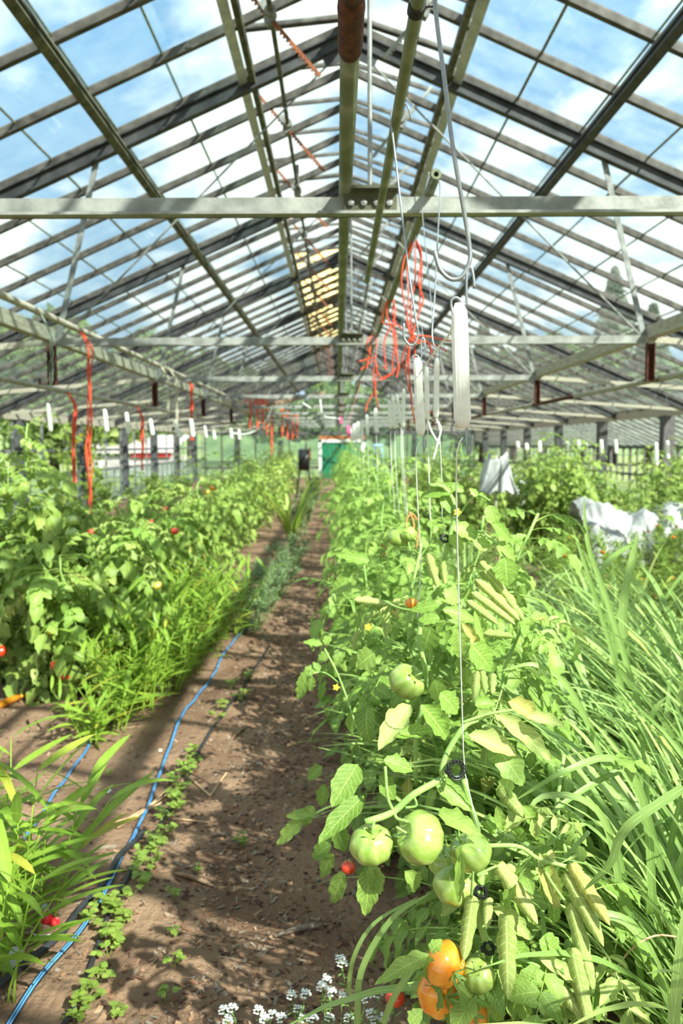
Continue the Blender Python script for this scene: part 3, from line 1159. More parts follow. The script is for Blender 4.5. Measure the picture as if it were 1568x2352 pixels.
FR = {'g': [fruit_mesh('tomato', TGREEN, 9, .11, .86, i) for i in range(3)],
      'r': [fruit_mesh('tomato', TRED, 6, .08, .86, 5)],
      'o': [fruit_mesh('tomato', TORANGE, 8, .16, .80, 7)],
      'y': [fruit_mesh('tomato', TYELLOW, 7, .12, .84, 9)]}
cb = MB()
for q in range(5):
    a = q * 2 * pi / 5
    V, Q, U = leaflet(.62, .09, 5, 2, .8, -.9, 1, 0, .7, 0, q)
    M3 = np.array(frame((math.cos(a), math.sin(a), .12), (0, 0, 1)))
    cb.add(V @ M3.T + np.array([0, 0, .62]), Q, None, U, .1)
cb.tube([(0, 0, .58), (.02, 0, .85), (.10, .03, 1.25)], [.07, .055, .05], 6)
CALYX = cb.mesh('calyx', STEMM, True)


def fruit(pl, p, r, kind, axis=(0, 0, 1), label=None, calyx=True, v=0):
    ax = Vector(axis).normalized()
    hint = Vector((0, 1, 0)) if abs(ax.y) < .9 else Vector((1, 0, 0))
    y = hint - ax * hint.dot(ax)
    m = mat4(p, y, ax, r, r, r)
    o = inst('tomato', FR[kind][v % len(FR[kind])], pl, m)
    if label:
        o['label'] = label
    if calyx:
        c = bpy.data.objects.new('calyx', CALYX)
        COL.objects.link(c)
        c.parent = o
    return o


def stem_path(x, y, h, wob=.04, n=9, lean=(0, 0)):
    a = R(0, 6)
    g = H(x, y)
    return [(x + lean[0] * (i / n) ** 1.3 + wob * math.sin(a + i * .9) * (i / n) ** .5, y + lean[1] * i / n + wob * math.cos(a * 1.3 + i * .8) * (i / n) ** .5, g - .03 + (h + .03) * i / n) for i in range(n + 1)]


def leaf_dir(az, el):
    return Vector((math.cos(az) * math.cos(el), math.sin(az) * math.cos(el), math.sin(el)))


def tomato_plant(x, y, h, nleaf, label, group, detail, meshes=None, spread=.16, stems=2, fruits='', lomat=LTF, ls=1.0, lo=.05, skip=None):
    pl = thing('tomato_plant', (x, y, H(x, y)), label, 'tomato plant', group)
    paths = []
    b = MB()
    for q in range(stems):
        a = q * 2 * pi / stems + R(0, 2)
        sx, sy = x + .05 * math.cos(a), y + .05 * math.sin(a)
        pth = stem_path(sx, sy, h * (1 if q == 0 else R(.75, .95)), .05, 9, (spread * math.cos(a), spread * math.sin(a)))
        paths.append(pth)
        b.tube(pth, np.linspace(.009, .004, len(pth)), 6)
    part('stem', b, STEMM, pl, smooth=True)
    fol = MB()
    for i in range(nleaf):
        pth = paths[i % stems]
        f = lo + (1 - lo) * ((i + random.random()) / nleaf)
        u = f * (len(pth) - 1)
        k = min(int(u), len(pth) - 2)
        p = Vector(pth[k]).lerp(Vector(pth[k + 1]), u - k)
        az = i * 2.399 + R(-.5, .5)
        el = R(-.25, .55) if f < .92 else R(.2, 1.1)
        s = ls * R(.75, 1.25) * (1 if f < .85 else .7)
        d = leaf_dir(az, el)
        upv = Vector((R(-.3, .3), R(-.3, .3), 1))
        if skip and skip(p + d * .2 * s):
            continue
        m = mat4(p, d, upv, s, s, s)
        if detail:
            inst('leaf', random.choice(meshes), pl, m)
        else:
            V, Q, U, A = random.choice(LO)
            M4 = np.array(m)
            fol.add(V @ M4[:3, :3].T + M4[:3, 3], Q, None, U, A + random.random() * .6)
    if not detail:
        part('foliage', fol, lomat, pl, smooth=True, kind='stuff')
    for c in fruits:
        a = R(0, 2 * pi) if detail else R(-2.6, .6)
        f = R(.25, .9)
        u = f * 9
        p = Vector(paths[0][min(int(u), 9)])
        p += Vector((math.cos(a), math.sin(a), 0)) * R(.16, .30)
        fruit(pl, p, R(.028, .042), c, (R(-.4, .4), R(-.4, .4), 1), calyx=detail)
    return pl


def proj(p):
    v = Vector(p) - Vector((0, 0, CH))
    xc, yc, zc = v.dot(rx), v.dot(fw), v.dot(up)
    if yc < .05:
        return (-9999, -9999)
    return (784 + F * xc / yc, 1176 - F * zc / yc)


# ------------------------------------------------------------------ right tomato row
RX = .34
GR = 'tomato plants in the right row'


def skip0(p):
    x, y = proj(p)
    if p.y < .75:
        return True
    if p.y < 1.5 and (770 < x < 1150 and 1800 < y < 2110 or 930 < x < 1140 and 2120 < y < 2352):
        return True
    return p.y < 1.15 and y < 1850 or x < 690


def skip1(p):
    x, y = proj(p)
    return p.y < 1.62 and y < 1960 and 770 < x < 1150 or 820 < x < 1050 and 1440 < y < 1690 and p.y < 2.0 or x < 640


hero = tomato_plant(RX + .02, 1.55, .80, 64, 'nearest tomato plant of the right row, with green and orange fruit and rolled leaves', GR, True, HI + HI + HIR[:3], .10, 3, '', ls=.62, skip=skip0)
second = tomato_plant(RX - .01, 2.05, 1.30, 150, 'second tomato plant of the right row with one large ribbed green tomato', GR, True, HI + HI + HIF + HIR[:2], .13, 3, '', ls=.68, skip=skip1)
tomato_plant(RX - .03, 2.75, 1.22, 150, 'third tomato plant of the right row, below the small green tomato pair', GR, True, HI + HIF, .17, 3, 'o', ls=.76)
tomato_plant(RX - .02, 3.5, 1.18, 150, 'fourth tomato plant of the right row', GR, True, HI + HIF, .17, 3, 'g', ls=.8)
tomato_plant(RX - .05, 4.3, 1.2, 140, 'fifth tomato plant of the right row', GR, True, HIF, .17, 3, '', ls=.95)
yy = [5.2, 6.1, 7.1, 8.2, 9.4, 10.7, 12.1, 13.6, 15.2, 17, 19, 21.5, 24.5]
for i, y in enumerate(yy):
    tomato_plant(RX + R(-.04, .04), y, R(1.15, 1.3) + .012 * y, 130, '%s tomato plant of the right row%s' % (ORD[i + 5], ', the farthest' if i == len(yy) - 1 else ''), GR, False, None, .2, 3, 'g' if i % 4 == 1 else '', LTF, 1.0)

# --- the nearest plant's own details
UNIT = {k: [leaflet(1, .28, 12, 8, rl, dr, 3, se, tp, wv, sd) for sd in range(3)] for k, rl, dr, se, tp, wv in
        (('f', .8, .5, .10, .85, .12), ('m', 2.3, .5, .08, .85, .10), ('r', 4.6, .3, .05, .38, .05))}
UM = {}
for k, vs in UNIT.items():
    for i, (V, Q, U) in enumerate(vs):
        for nm, mt in (('g', LT), ('p', LTR), ('s', LTF)):
            UM[k, i, nm] = MB().add(V, Q, None, U).mesh('leaf', mt, True)
VISW = {'f': .27, 'm': .20, 'r': .125}


def hleaf(pl, bx, by, tx, ty, wpx, kind, tone, d0=1.40, d1=None, turn=0.0):
    d1 = d0 if d1 is None else d1
    a, b = at(bx, by, d0), at(tx, ty, d1)
    y = b - a
    L = y.length
    c = (Vector((0, 0, CH)) - a).normalized()
    z = c + Vector((0, 0, .55)) if kind != 'r' else -c + Vector((0, 0, .2))
    z = Matrix.Rotation(turn, 3, y.normalized()) @ z
    half = wpx / 2 / F * d0 * 1.02
    return inst('leaf', UM[kind, random.randrange(3), tone], pl, mat4(a, y, z, half / VISW[kind], L * 1.03, half / VISW[kind] if kind != 'f' else L))


for a in [
    # flat and folded green leaves
    (822, 1755, 762, 1842, 62, 'f', 'g', 1.42, 1.36), (836, 1828, 732, 1922, 50, 'f', 'g', 1.43, 1.36),
    (942, 1618, 868, 1712, 46, 'm', 'p', 1.46, 1.40), (968, 1618, 1042, 1702, 46, 'm', 's', 1.42), (900, 1690, 1000, 1672, 30, 'm', 's', 1.43),
    (1006, 1862, 1102, 1908, 42, 'f', 's', 1.40, 1.33), (1000, 1792, 1086, 1856, 44, 'f', 's', 1.42, 1.38),
    (852, 1985, 836, 2112, 52, 'f', 'g', 1.43, 1.40), (846, 1990, 884, 2058, 44, 'f', 'g', 1.42), (930, 2000, 968, 2050, 40, 'm', 'g', 1.43),
    (1058, 1958, 1052, 2082, 22, 'm', 's', 1.325), (1076, 2040, 1006, 2106, 30, 'm', 'p', 1.45),
    (1060, 1950, 1100, 1962, 16, 'f', 'g', 1.31), (880, 1745, 955, 1765, 40, 'f', 's', 1.43), (870, 1780, 915, 1840, 42, 'f', 'g', 1.46),
    (1145, 1722, 1205, 1800, 62, 'f', 's', 1.44, 1.40), (1140, 1640, 1282, 1748, 40, 'm', 'p', 1.42), (1075, 1688, 1200, 1728, 44, 'm', 'p', 1.41),
    (1210, 1645, 1304, 1662, 28, 'm', 'p', 1.41), (1120, 1745, 1180, 1720, 50, 'f', 's', 1.46), (1170, 1780, 1150, 1850, 34, 'm', 's', 1.42),
    (1165, 1612, 1250, 1650, 40, 'm', 'p', 1.44), (1010, 1590, 1060, 1640, 50, 'f', 's', 1.47), (1090, 1620, 1140, 1610, 30, 'm', 's', 1.45),
    (985, 2192, 866, 2246, 42, 'f', 'g', 1.36, 1.31), (988, 2186, 1012, 2158, 30, 'f', 's', 1.36), (986, 2196, 990, 2272, 38, 'f', 'g', 1.35),
    (1238, 2160, 1302, 2196, 60, 'f', 's', 1.40), (1176, 2165, 1222, 2226, 50, 'f', 's', 1.39), (1212, 2222, 1284, 2266, 48, 'f', 's', 1.38),
    (1166, 2272, 1236, 2342, 54, 'f', 's', 1.37), (1050, 2262, 1116, 2322, 66, 'f', 'g', 1.35), (1012, 2270, 976, 2318, 56, 'f', 'g', 1.36),
    (1088, 2300, 1142, 2282, 36, 'f', 's', 1.35), (940, 2352, 966, 2318, 36, 'f', 's', 1.32), (1020, 2320, 1070, 2352, 50, 'f', 'g', 1.36),
    (1140, 2190, 1096, 2235, 54, 'f', 'g', 1.42), (1150, 2300, 1130, 2352, 40, 'f', 's', 1.36), (1230, 2280, 1310, 2330, 44, 'f', 's', 1.40),
    (1140, 1850, 1158, 1922, 26, 'f', 's', 1.41), (1200, 1850, 1240, 1902, 34, 'm', 's', 1.43), (1115, 1885, 1135, 1905, 34, 'r', 's', 1.43),
    # leaves rolled into tubes, pale undersides out
    (1086, 2056, 1066, 2194, 36, 'r', 'p', 1.36), (1120, 2062, 1118, 2124, 26, 'r', 'p', 1.38), (1162, 2100, 1166, 2276, 46, 'r', 'p', 1.34),
    (1140, 1985, 1228, 2108, 40, 'r', 'p', 1.39), (1130, 2082, 1232, 2158, 38, 'm', 'p', 1.41), (1238, 1958, 1288, 2102, 40, 'm', 'p', 1.40),
    (1308, 1984, 1394, 2112, 36, 'r', 'p', 1.38), (1296, 2004, 1380, 2158, 38, 'r', 'p', 1.39), (1308, 2072, 1358, 2258, 38, 'r', 'p', 1.40),
    (1340, 2210, 1388, 2334, 26, 'r', 'p', 1.41), (1312, 2176, 1352, 2350, 40, 'r', 'p', 1.38), (1236, 2200, 1340, 2254, 32, 'm', 'p', 1.38),
    (1160, 1990, 1218, 2052, 36, 'r', 'p', 1.42), (1146, 1812, 1196, 1866, 34, 'r', 'p', 1.42), (1284, 2270, 1350, 2345, 34, 'r', 'p', 1.39),
    (1250, 1990, 1256, 2080, 28, 'm', 's', 1.43), (1246, 2230, 1262, 2345, 34, 'm', 'p', 1.42), (1205, 1905, 1180, 1930, 36, 'm', 's', 1.43),
    (1256, 1958, 1280, 1972, 22, 'f', 'p', 1.40), (1222, 1880, 1232, 1930, 22, 'm', 'p', 1.40), (1100, 1990, 1120, 2040, 30, 'm', 's', 1.40),
    (1270, 2060, 1275, 2130, 26, 'm', 's', 1.43), (1200, 2060, 1275, 2075, 44, 'f', 'g', 1.45), (1190, 1990, 1270, 2010, 50, 'f', 'g', 1.46)]:
    hleaf(hero, *a)
# stalks of the nearest plant
def stalk(pl, pts, r, name='stalk'):
    P = smooth_path([at(x, y, d) for x, y, d in pts], 14)
    part(name, MB().tube(P, r, 8), STEMM, pl, smooth=True)


stalk(hero, [(1020, 1786, 1.39), (950, 1824, 1.38), (900, 1866, 1.37), (838, 1888, 1.36)], .0062, 'fruit_truss')
stalk(hero, [(1022, 1786, 1.39), (1014, 1768, 1.39), (1030, 1722, 1.40), (1066, 1668, 1.42), (1096, 1652, 1.43)], .0055)
stalk(hero, [(905, 1864, 1.37), (912, 1880, 1.36), (940, 1888, 1.35), (955, 1896, 1.36)], .003)
stalk(hero, [(905, 1866, 1.37), (890, 1830, 1.37), (884, 1760, 1.38)], .003)
stalk(hero, [(860, 1880, 1.36), (856, 1900, 1.36), (858, 1920, 1.37)], .003)
stalk(hero, [(950, 1828, 1.38), (955, 1850, 1.38), (930, 1855, 1.38)], .0025)
stalk(hero, [(1105, 2000, 1.41), (1100, 2060, 1.40), (1106, 2130, 1.40), (1122, 2190, 1.40), (1116, 2300, 1.43), (1110, 2500, 1.5)], .0075)
stalk(hero, [(1112, 1942, 1.40), (1190, 1944, 1.40), (1236, 1972, 1.40), (1300, 1990, 1.39)], .004)
stalk(hero, [(1236, 1972, 1.40), (1262, 2020, 1.40), (1300, 2075, 1.40)], .003)
stalk(hero, [(1088, 1950, 1.36), (1086, 2000, 1.35), (1082, 2060, 1.36)], .0025)
stalk(hero, [(1120, 2005, 1.38), (1095, 2010, 1.38), (1140, 1988, 1.39)], .0025)
stalk(hero, [(1060, 1660, 1.42), (1120, 1640, 1.42), (1180, 1630, 1.42)], .003)
stalk(hero, [(1066, 1790, 1.41), (1075, 1840, 1.41), (1095, 1900, 1.42), (1100, 2000, 1.42)], .006)
stalk(hero, [(1120, 2180, 1.40), (1160, 2190, 1.39), (1240, 2220, 1.38)], .003)
# fruit
for px, py, d, r, k, ax, lab, v in [
    (854, 1938, 1.37, .0400, 'g', (-.05, -.45, 1), 'green tomato at the left end of the truss', 0),
    (963, 1922, 1.36, .0470, 'g', (-.75, -.45, .45), 'largest green tomato, ribbed, in the middle of the truss', 1),
    (1078, 1958, 1.38, .0400, 'g', (-.6, -.1, .8), 'tall green tomato on the right of the truss', 2),
    (1046, 2030, 1.41, .0420, 'g', (.2, -.5, .8), 'dark green tomato behind the others', 0),
    (1016, 1976, 1.44, .0300, 'g', (0, -.4, 1), None, 1),
    (1022, 2216, 1.37, .0420, 'o', (.5, -.8, -.1), 'ripe orange tomato near the ground', 0),
    (1008, 2284, 1.39, .0430, 'o', (.5, -.7, .3), 'lower ripe orange tomato', 0),
    (1096, 2240, 1.37, .0320, 'g', (-.3, -.5, .8), 'pale green tomato beside the orange ones', 2),
    (1080, 2330, 1.42, .036, 'o', (.2, -.7, .5), None, 0),
    (800, 1992, 1.75, .017, 'r', (0, 0, 1), None, 0),
    (908, 2290, 1.62, .022, 'r', (0, 0, 1), None, 0),
    (1268, 2300, 1.44, .028, 'g', (0, -.3, 1), None, 0)]:
    fruit(hero, at(px, py, d), r, k, ax, lab, True, v)
fruit(second, at(936, 1565, 1.90), .0465, 'g', (.45, -.6, .55), 'large ribbed green tomato at mid height', True, 0)
fruit(second, at(945, 1385, 2.1), .018, 'o', (0, 0, 1))
tp = [o for o in bpy.data.objects if o.get('label', '').startswith('third tomato plant of the right')][0]
fruit(tp, at(912, 1234, 2.72), .036, 'g', (.2, -.3, 1), 'green tomato of the small pair', True, 1)
fruit(tp, at(934, 1226, 2.70), .032, 'g', (-.2, -.3, 1), 'green tomato of the small pair', True, 2)
fruit(tp, at(950, 1234, 2.75), .018, 'g', (0, 0, 1))
# second plant: explicit leaves in focus
for a in [
    (1040, 1180, 1005, 1110, 30, 'f', 's', 2.0), (1050, 1120, 965, 1132, 34, 'f', 's', 2.0), (1065, 1130, 1030, 1105, 20, 'f', 's', 2.0),
    (1096, 1140, 1080, 1120, 16, 'f', 's', 1.95), (1108, 1130, 1104, 1165, 24, 'f', 's', 1.95), (1122, 1160, 1142, 1212, 34, 'f', 's', 1.92, 1.9),
    (1040, 1210, 1110, 1230, 40, 'f', 's', 1.95), (1090, 1245, 1130, 1250, 40, 'f', 's', 1.93), (1140, 1245, 1190, 1290, 34, 'f', 's', 1.92),
    (1160, 1280, 1165, 1348, 56, 'f', 's', 1.90, 1.88), (1030, 1230, 1070, 1262, 30, 'f', 's', 1.97), (1130, 1200, 1180, 1240, 28, 'f', 's', 1.9),
    (1010, 1390, 940, 1396, 30, 'f', 's', 1.82), (1015, 1400, 1100, 1420, 32, 'f', 's', 1.80), (1010, 1420, 960, 1420, 30, 'f', 's', 1.80),
    (1020, 1360, 1060, 1380, 40, 'f', 's', 1.83), (1050, 1440, 1060, 1520, 44, 'f', 's', 1.79), (1080, 1480, 1140, 1540, 60, 'f', 's', 1.85),
    (1000, 1560, 1010, 1620, 40, 'f', 's', 1.82), (990, 1440, 970, 1500, 56, 'f', 'g', 1.95), (860, 1500, 815, 1530, 56, 'f', 'g', 1.9),
    (980, 1270, 1005, 1345, 22, 'r', 'p', 1.95), (1015, 1290, 1022, 1340, 16, 'r', 'p', 1.95),
    (1100, 1290, 1150, 1340, 20, 'r', 'p', 1.92), (1110, 1310, 1165, 1370, 22, 'r', 'p', 1.92), (1090, 1330, 1190, 1420, 22, 'r', 'p', 1.9),
    (1080, 1360, 1180, 1430, 22, 'r', 'p', 1.9), (1130, 1330, 1200, 1420, 24, 'r', 'p', 1.93), (1070, 1380, 1140, 1430, 20, 'r', 'p', 1.9),
    (1060, 1430, 1110, 1500, 20, 'm', 'p', 1.88), (1090, 1400, 1120, 1490, 24, 'm', 's', 1.9), (1110, 1455, 1175, 1460, 20, 'r', 'p', 1.86),
    (1095, 1540, 1090, 1610, 22, 'r', 'p', 1.83), (1105, 1540, 1115, 1590, 20, 'r', 'p', 1.83), (1130, 1545, 1130, 1590, 20, 'r', 'p', 1.85),
    (1140, 1330, 1160, 1300, 20, 'f', 's', 1.92), (1175, 1240, 1210, 1225, 18, 'f', 's', 1.92)]:
    hleaf(second, *a)
stalk(second, [(1010, 1330, 2.0), (1030, 1240, 2.0), (1045, 1170, 2.0), (1020, 1120, 2.0), (985, 1115, 2.0)], .006)
stalk(second, [(1040, 1200, 2.0), (1090, 1140, 1.96), (1125, 1150, 1.93)], .003)
stalk(second, [(972, 1400, 1.9), (962, 1470, 1.88), (975, 1530, 1.88), (978, 1580, 1.9)], .006)
stalk(second, [(1040, 1220, 2.0), (1110, 1225, 1.95), (1165, 1280, 1.91)], .003)
stalk(second, [(880, 1380, 1.95), (930, 1400, 1.9), (1010, 1400, 1.85)], .003)
stalk(second, [(970, 1620, 1.93), (955, 1700, 1.93), (955, 1800, 1.95)], .006)
# low side branch over the path
for a in [
    (735, 1540, 700, 1530, 20, 'f', 'g', 2.2), (735, 1540, 720, 1520, 16, 'f', 'g', 2.2), (720, 1545, 680, 1560, 26, 'f', 'g', 2.18), (705, 1550, 680, 1612, 28, 'f', 'g', 2.15),
    (715, 1552, 712, 1590, 22, 'f', 'g', 2.18), (740, 1480, 696, 1470, 18, 'f', 's', 2.2), (745, 1480, 760, 1455, 18, 'f', 's', 2.2), (756, 1500, 725, 1520, 24, 'f', 'g', 2.22),
    (700, 1880, 625, 1940, 34, 'f', 'g', 2.0), (715, 1870, 655, 1870, 26, 'f', 'g', 2.0), (720, 1850, 690, 1900, 30, 'f', 'g', 2.0), (740, 1760, 700, 1790, 30, 'f', 'g', 2.0),
    (745, 1800, 735, 1860, 30, 'f', 'g', 2.0), (760, 1940, 710, 1970, 40, 'f', 'g', 2.0), (765, 1960, 730, 2020, 34, 'f', 'g', 2.0), (790, 2000, 755, 2085, 40, 'f', 'g', 1.9),
    (770, 1900, 800, 1960, 44, 'f', 'g', 1.9), (800, 1330, 762, 1360, 36, 'f', 's', 2.4), (812, 1378, 885, 1385, 20, 'r', 'p', 2.2), (850, 1290, 770, 1265, 30, 'f', 's', 2.6)]:
    hleaf(second, *a)
stalk(second, [(830, 1700, 2.1), (780, 1560, 2.18), (745, 1490, 2.2)], .003)
stalk(second, [(780, 1570, 2.18), (745, 1545, 2.2), (710, 1548, 2.18)], .002)
stalk(second, [(860, 1900, 2.05), (780, 1850, 2.0), (700, 1880, 2.0)], .003)

# ------------------------------------------------------------------ left tomato row
GL = 'tomato plants in the left row'
LX = -1.62
labs = ['nearest tomato plant of the left row, with red and yellow fruit near the ground', 'second tomato plant of the left row', 'third tomato plant of the left row', 'fourth tomato plant of the left row']
for i, (x, y, h, n, fr) in enumerate([(-1.58, 4.9, 1.16, 290, ''), (-1.62, 5.6, 1.16, 280, ''), (-1.60, 6.3, 1.16, 250, 'r'), (-1.60, 7.1, 1.18, 230, 'ry')]):
    tomato_plant(x, y, h, n, labs[i], GL, True, HIL + HIF[:3] + HIR[:2], .34, 5, fr, ls=.92, lo=.16)
yy = [7.9, 9, 10.2, 11.5, 12.9, 14.4, 16, 17.8, 19.8, 22, 25]
for i, y in enumerate(yy):
    tomato_plant(LX + R(-.05, .05), y, R(1.12, 1.26) + .012 * y, 150, '%s tomato plant of the left row%s' % (ORD[i + 4], ', the farthest' if i == len(yy) - 1 else ''), GL, False, None, .28, 4, 'gy' if i % 3 == 0 else '', LTL, 1.15)
tall = tomato_plant(-1.98, 5.05, 1.66, 120, 'taller tomato plant reaching above the others at the left edge', GL, True, HIL, .16, 2, '', ls=1.0)
tomato_plant(-2.32, 5.45, 1.15, 160, 'tomato plant at the left edge behind the nearest row plant', GL, True, HIL, .3, 3, '', ls=1.15)
near = [o for o in bpy.data.objects if o.get('label', '').startswith('nearest tomato plant of the left')][0]
for px, py, d, r, k in [(128, 1528, 4.42, .030, 'r'), (152, 1552, 4.42, .030, 'r'), (2, 1495, 4.6, .04, 'r'), (118, 1445, 4.45, .034, 'y'), (402, 1220, 5.5, .03, 'r'),
                        (208, 1222, 4.9, .022, 'r'), (165, 1225, 4.8, .04, 'g'), (165, 1195, 4.8, .036, 'g'), (40, 1120, 4.9, .05, 'g'), (15, 1130, 4.9, .05, 'g'),
                        (490, 1120, 7.4, .038, 'o'), (355, 1092, 6.6, .035, 'g'), (362, 1345, 4.8, .03, 'y')]:
    fruit(near if d < 5 else tall, at(px, py, d), r, k, (R(-.3, .3), -.3, 1))

# ------------------------------------------------------------------ long grasses
def blade(L, W, e0, bend, n=11, tw=0.0, seed=0):
    """grass blade from the origin, leaning along +Y, folded along its midrib"""
    P, D = [], []
    y = z = 0.
    for i in range(n + 1):
        s = i / n
        e = e0 - bend * s ** 1.7
        P.append((.02 * L * math.sin(s * 3 + seed) * s, y, z)); D.append(e)
        y += math.cos(e) * L / n; z += math.sin(e) * L / n
    V, U = [], []
    for i, (p, e) in enumerate(zip(P, D)):
        s = i / n
        w = W * (.55 + .45 * min(1, s * 2.5)) * (1 - s ** 3.2) ** .8 + .0004
        nz_, ny_ = math.cos(e), -math.sin(e)
        ct, st_ = math.cos(tw * s), math.sin(tw * s)
        for a in (-1, 0, 1):
            k = .25 * w * abs(a)
            V.append((p[0] + a * w * ct, p[1] + ny_ * (k + a * w * st_), p[2] + nz_ * (k + a * w * st_)))
            U.append((a, s))
    Q = [(i * 3 + j, i * 3 + j + 1, i * 3 + j + 4, i * 3 + j + 3) for i in range(n) for j in range(2)]
    return np.array(V), np.array(Q), np.array(U)


BL = [blade(1, R(.0065, .0105), R(1.15, 1.5), R(.6, 2.3), 11, R(-.8, .8), i) for i in range(18)]
BLM = [MB().add(v, q, None, u).mesh('blade', GRASSM, True) for v, q, u in BL]


def grass_clump(x, y, n, nj, hmax, label, group, rad=.16, face=None):
    pl = thing('lemongrass', (x, y, H(x, y)), label, 'grass', group)
    b = MB()
    for i in range(n + nj):
        a = R(0, 2 * pi)
        if face is not None and random.random() < .45:
            a = face + R(-.9, .9)
        rr = rad * math.sqrt(random.random())
        p = Vector((x + rr * math.cos(a), y + rr * math.sin(a), 0))
        p.z = H(p.x, p.y) - .01
        d = Vector((math.cos(a), math.sin(a), 0))
        L = hmax * R(.55, 1.1)
        lean = R(-.1, .35)
        dd = (d + Vector((0, 0, -lean * .8))).normalized()
        m = mat4(p, dd, Vector((d.x * lean, d.y * lean, 1)), L * R(.8, 1.3), L, L)
        k = random.randrange(len(BL))
        if i < n:
            inst('blade', BLM[k], pl, m)
        else:
            V, Q, U = BL[k]
            M4 = np.array(m)
            b.add(V @ M4[:3, :3].T + M4[:3, 3], Q, None, U, random.random())
    if nj:
        part('blade_tuft', b, GRASSM, pl, smooth=True, kind='stuff')
    return pl


GG = 'lemongrass clumps right of the tomato row'
for i, (x, y, h, lab) in enumerate([
    (1.02, 1.62, 1.0, 'nearest lemongrass clump, cut by the lower right corner'),
    (.90, 2.2, 1.05, 'lemongrass clump right beside the nearest tomato plants'),
    (1.45, 2.35, 1.1, 'lemongrass clump at the right edge below the marigolds'),
    (.95, 2.85, 1.05, 'lemongrass clump in the middle of the grass patch'),
    (1.62, 3.2, 1.1, 'lemongrass clump at the right edge, farther back'),
    (.92, 3.6, 1.0, 'lemongrass clump beside the third tomato plant'),
    (1.55, 4.3, .95, 'lemongrass clump just in front of the marigold bed'),
    (.92, 4.6, .95, 'lemongrass clump beside the fourth and fifth tomato plants'),
    (1.0, 6.0, .9, 'small lemongrass clump farther along the row'),
    (1.0, 7.4, .9, 'farthest lemongrass clump of the patch')]):
    grass_clump(x, y, 190 if i < 6 else 60, 170, h * 1.06, lab, GG, .26 if i < 6 else .22, face=pi * .8)
# a few broad arching blades in the foreground
ar = [o for o in bpy.data.objects if o.get('label', '').startswith('nearest lemongrass')][0]
for pts, w in [
    ([(1568, 1810, 1.25), (1440, 1900, 1.25), (1400, 1985, 1.3), (1340, 2045, 1.35)], 17), ([(1560, 2350, 1.5), (1470, 2150, 1.5), (1390, 2100, 1.5), (1300, 2110, 1.5)], 20),
    ([(1545, 2352, 1.2), (1568, 2150, 1.2), (1600, 2000, 1.2)], 22), ([(1500, 2100, 1.6), (1480, 1850, 1.6), (1410, 1745, 1.55), (1300, 1770, 1.5), (1180, 1840, 1.5)], 15),
    ([(1520, 2000, 1.7), (1470, 1820, 1.65), (1430, 1770, 1.6), (1300, 1840, 1.55), (1230, 1910, 1.5)], 13), ([(1440, 2150, 1.6), (1400, 1920, 1.55), (1340, 1838, 1.5), (1240, 1832, 1.48), (1200, 1900, 1.46)], 14),
    ([(1480, 2300, 1.6), (1420, 1960, 1.6), (1360, 1890, 1.55), (1250, 1940, 1.5)], 11), ([(1460, 1700, 2.6), (1400, 1480, 2.6), (1350, 1320, 2.6), (1310, 1200, 2.6)], 9),
    ([(1480, 1660, 2.5), (1400, 1400, 2.5), (1350, 1250, 2.5), (1340, 1140, 2.5)], 10), ([(1420, 1500, 3.0), (1380, 1320, 3.0), (1450, 1250, 3.0), (1440, 1250, 3.0)], 10),
    ([(1440, 1560, 3.0), (1430, 1400, 3.0), (1450, 1290, 3.0), (1465, 1220, 3.0)], 16), ([(1440, 1900, 2.0), (1330, 1620, 1.95), (1240, 1530, 1.9), (1150, 1540, 1.9)], 11),
    ([(800, 2280, 1.55), (812, 2200, 1.5), (860, 2120, 1.5), (960, 2060, 1.5)], 8), ([(820, 2352, 1.5), (830, 2230, 1.48), (900, 2110, 1.48), (990, 2050, 1.48)], 12),
    ([(880, 2352, 1.45), (910, 2280, 1.42), (970, 2200, 1.42), (1020, 2170, 1.45)], 12)]:
    P = smooth_path([at(*p) for p in pts], 16)
    V, U = [], []
    for i in range(16):
        s = i / 15
        d = Vector(P[min(i + 1, 15)] - P[max(i - 1, 0)]).normalized()
        c = (Vector((0, 0, CH)) - Vector(P[i])).normalized() + Vector((0, 0, .3))
        x = d.cross(c).normalized()
        nn = x.cross(d)
        ww = w / F * P[i][1] * .62 * (1 - s ** 3) ** .7 + .0004
        for a in (-1, 0, 1):
            V.append(Vector(P[i]) + x * a * ww + nn * abs(a) * ww * .25); U.append((a, s))
    Q = [(i * 3 + j, i * 3 + j + 1, i * 3 + j + 4, i * 3 + j + 3) for i in range(15) for j in range(2)]
    part('blade', MB().add([tuple(v) for v in V], Q, None, U, random.random()), GRASSM, ar, smooth=True)
b = MB()
b.tube(smooth_path([at(1375, 2290, 1.5), at(1440, 2190, 1.5), at(1500, 2150, 1.5), at(1560, 2152, 1.52)], 14), .0022, 5)
part('dry_blade', b, mat('dry straw', (190, 150, 112), (214, 180, 140), rough=.8, scale=10), ar, smooth=True, label='dry tan grass stalk')


# ------------------------------------------------------------------ ginger: leaning shoots with narrow two-ranked leaves
GLF = [leaflet(1, .055, 7, 2, .9, R(.2, 1.0), 1, 0, .6, 0, i) for i in range(8)]
GLM = [MB().add(v, q, None, u).mesh('leaf', GINGER, True) for v, q, u in GLF]


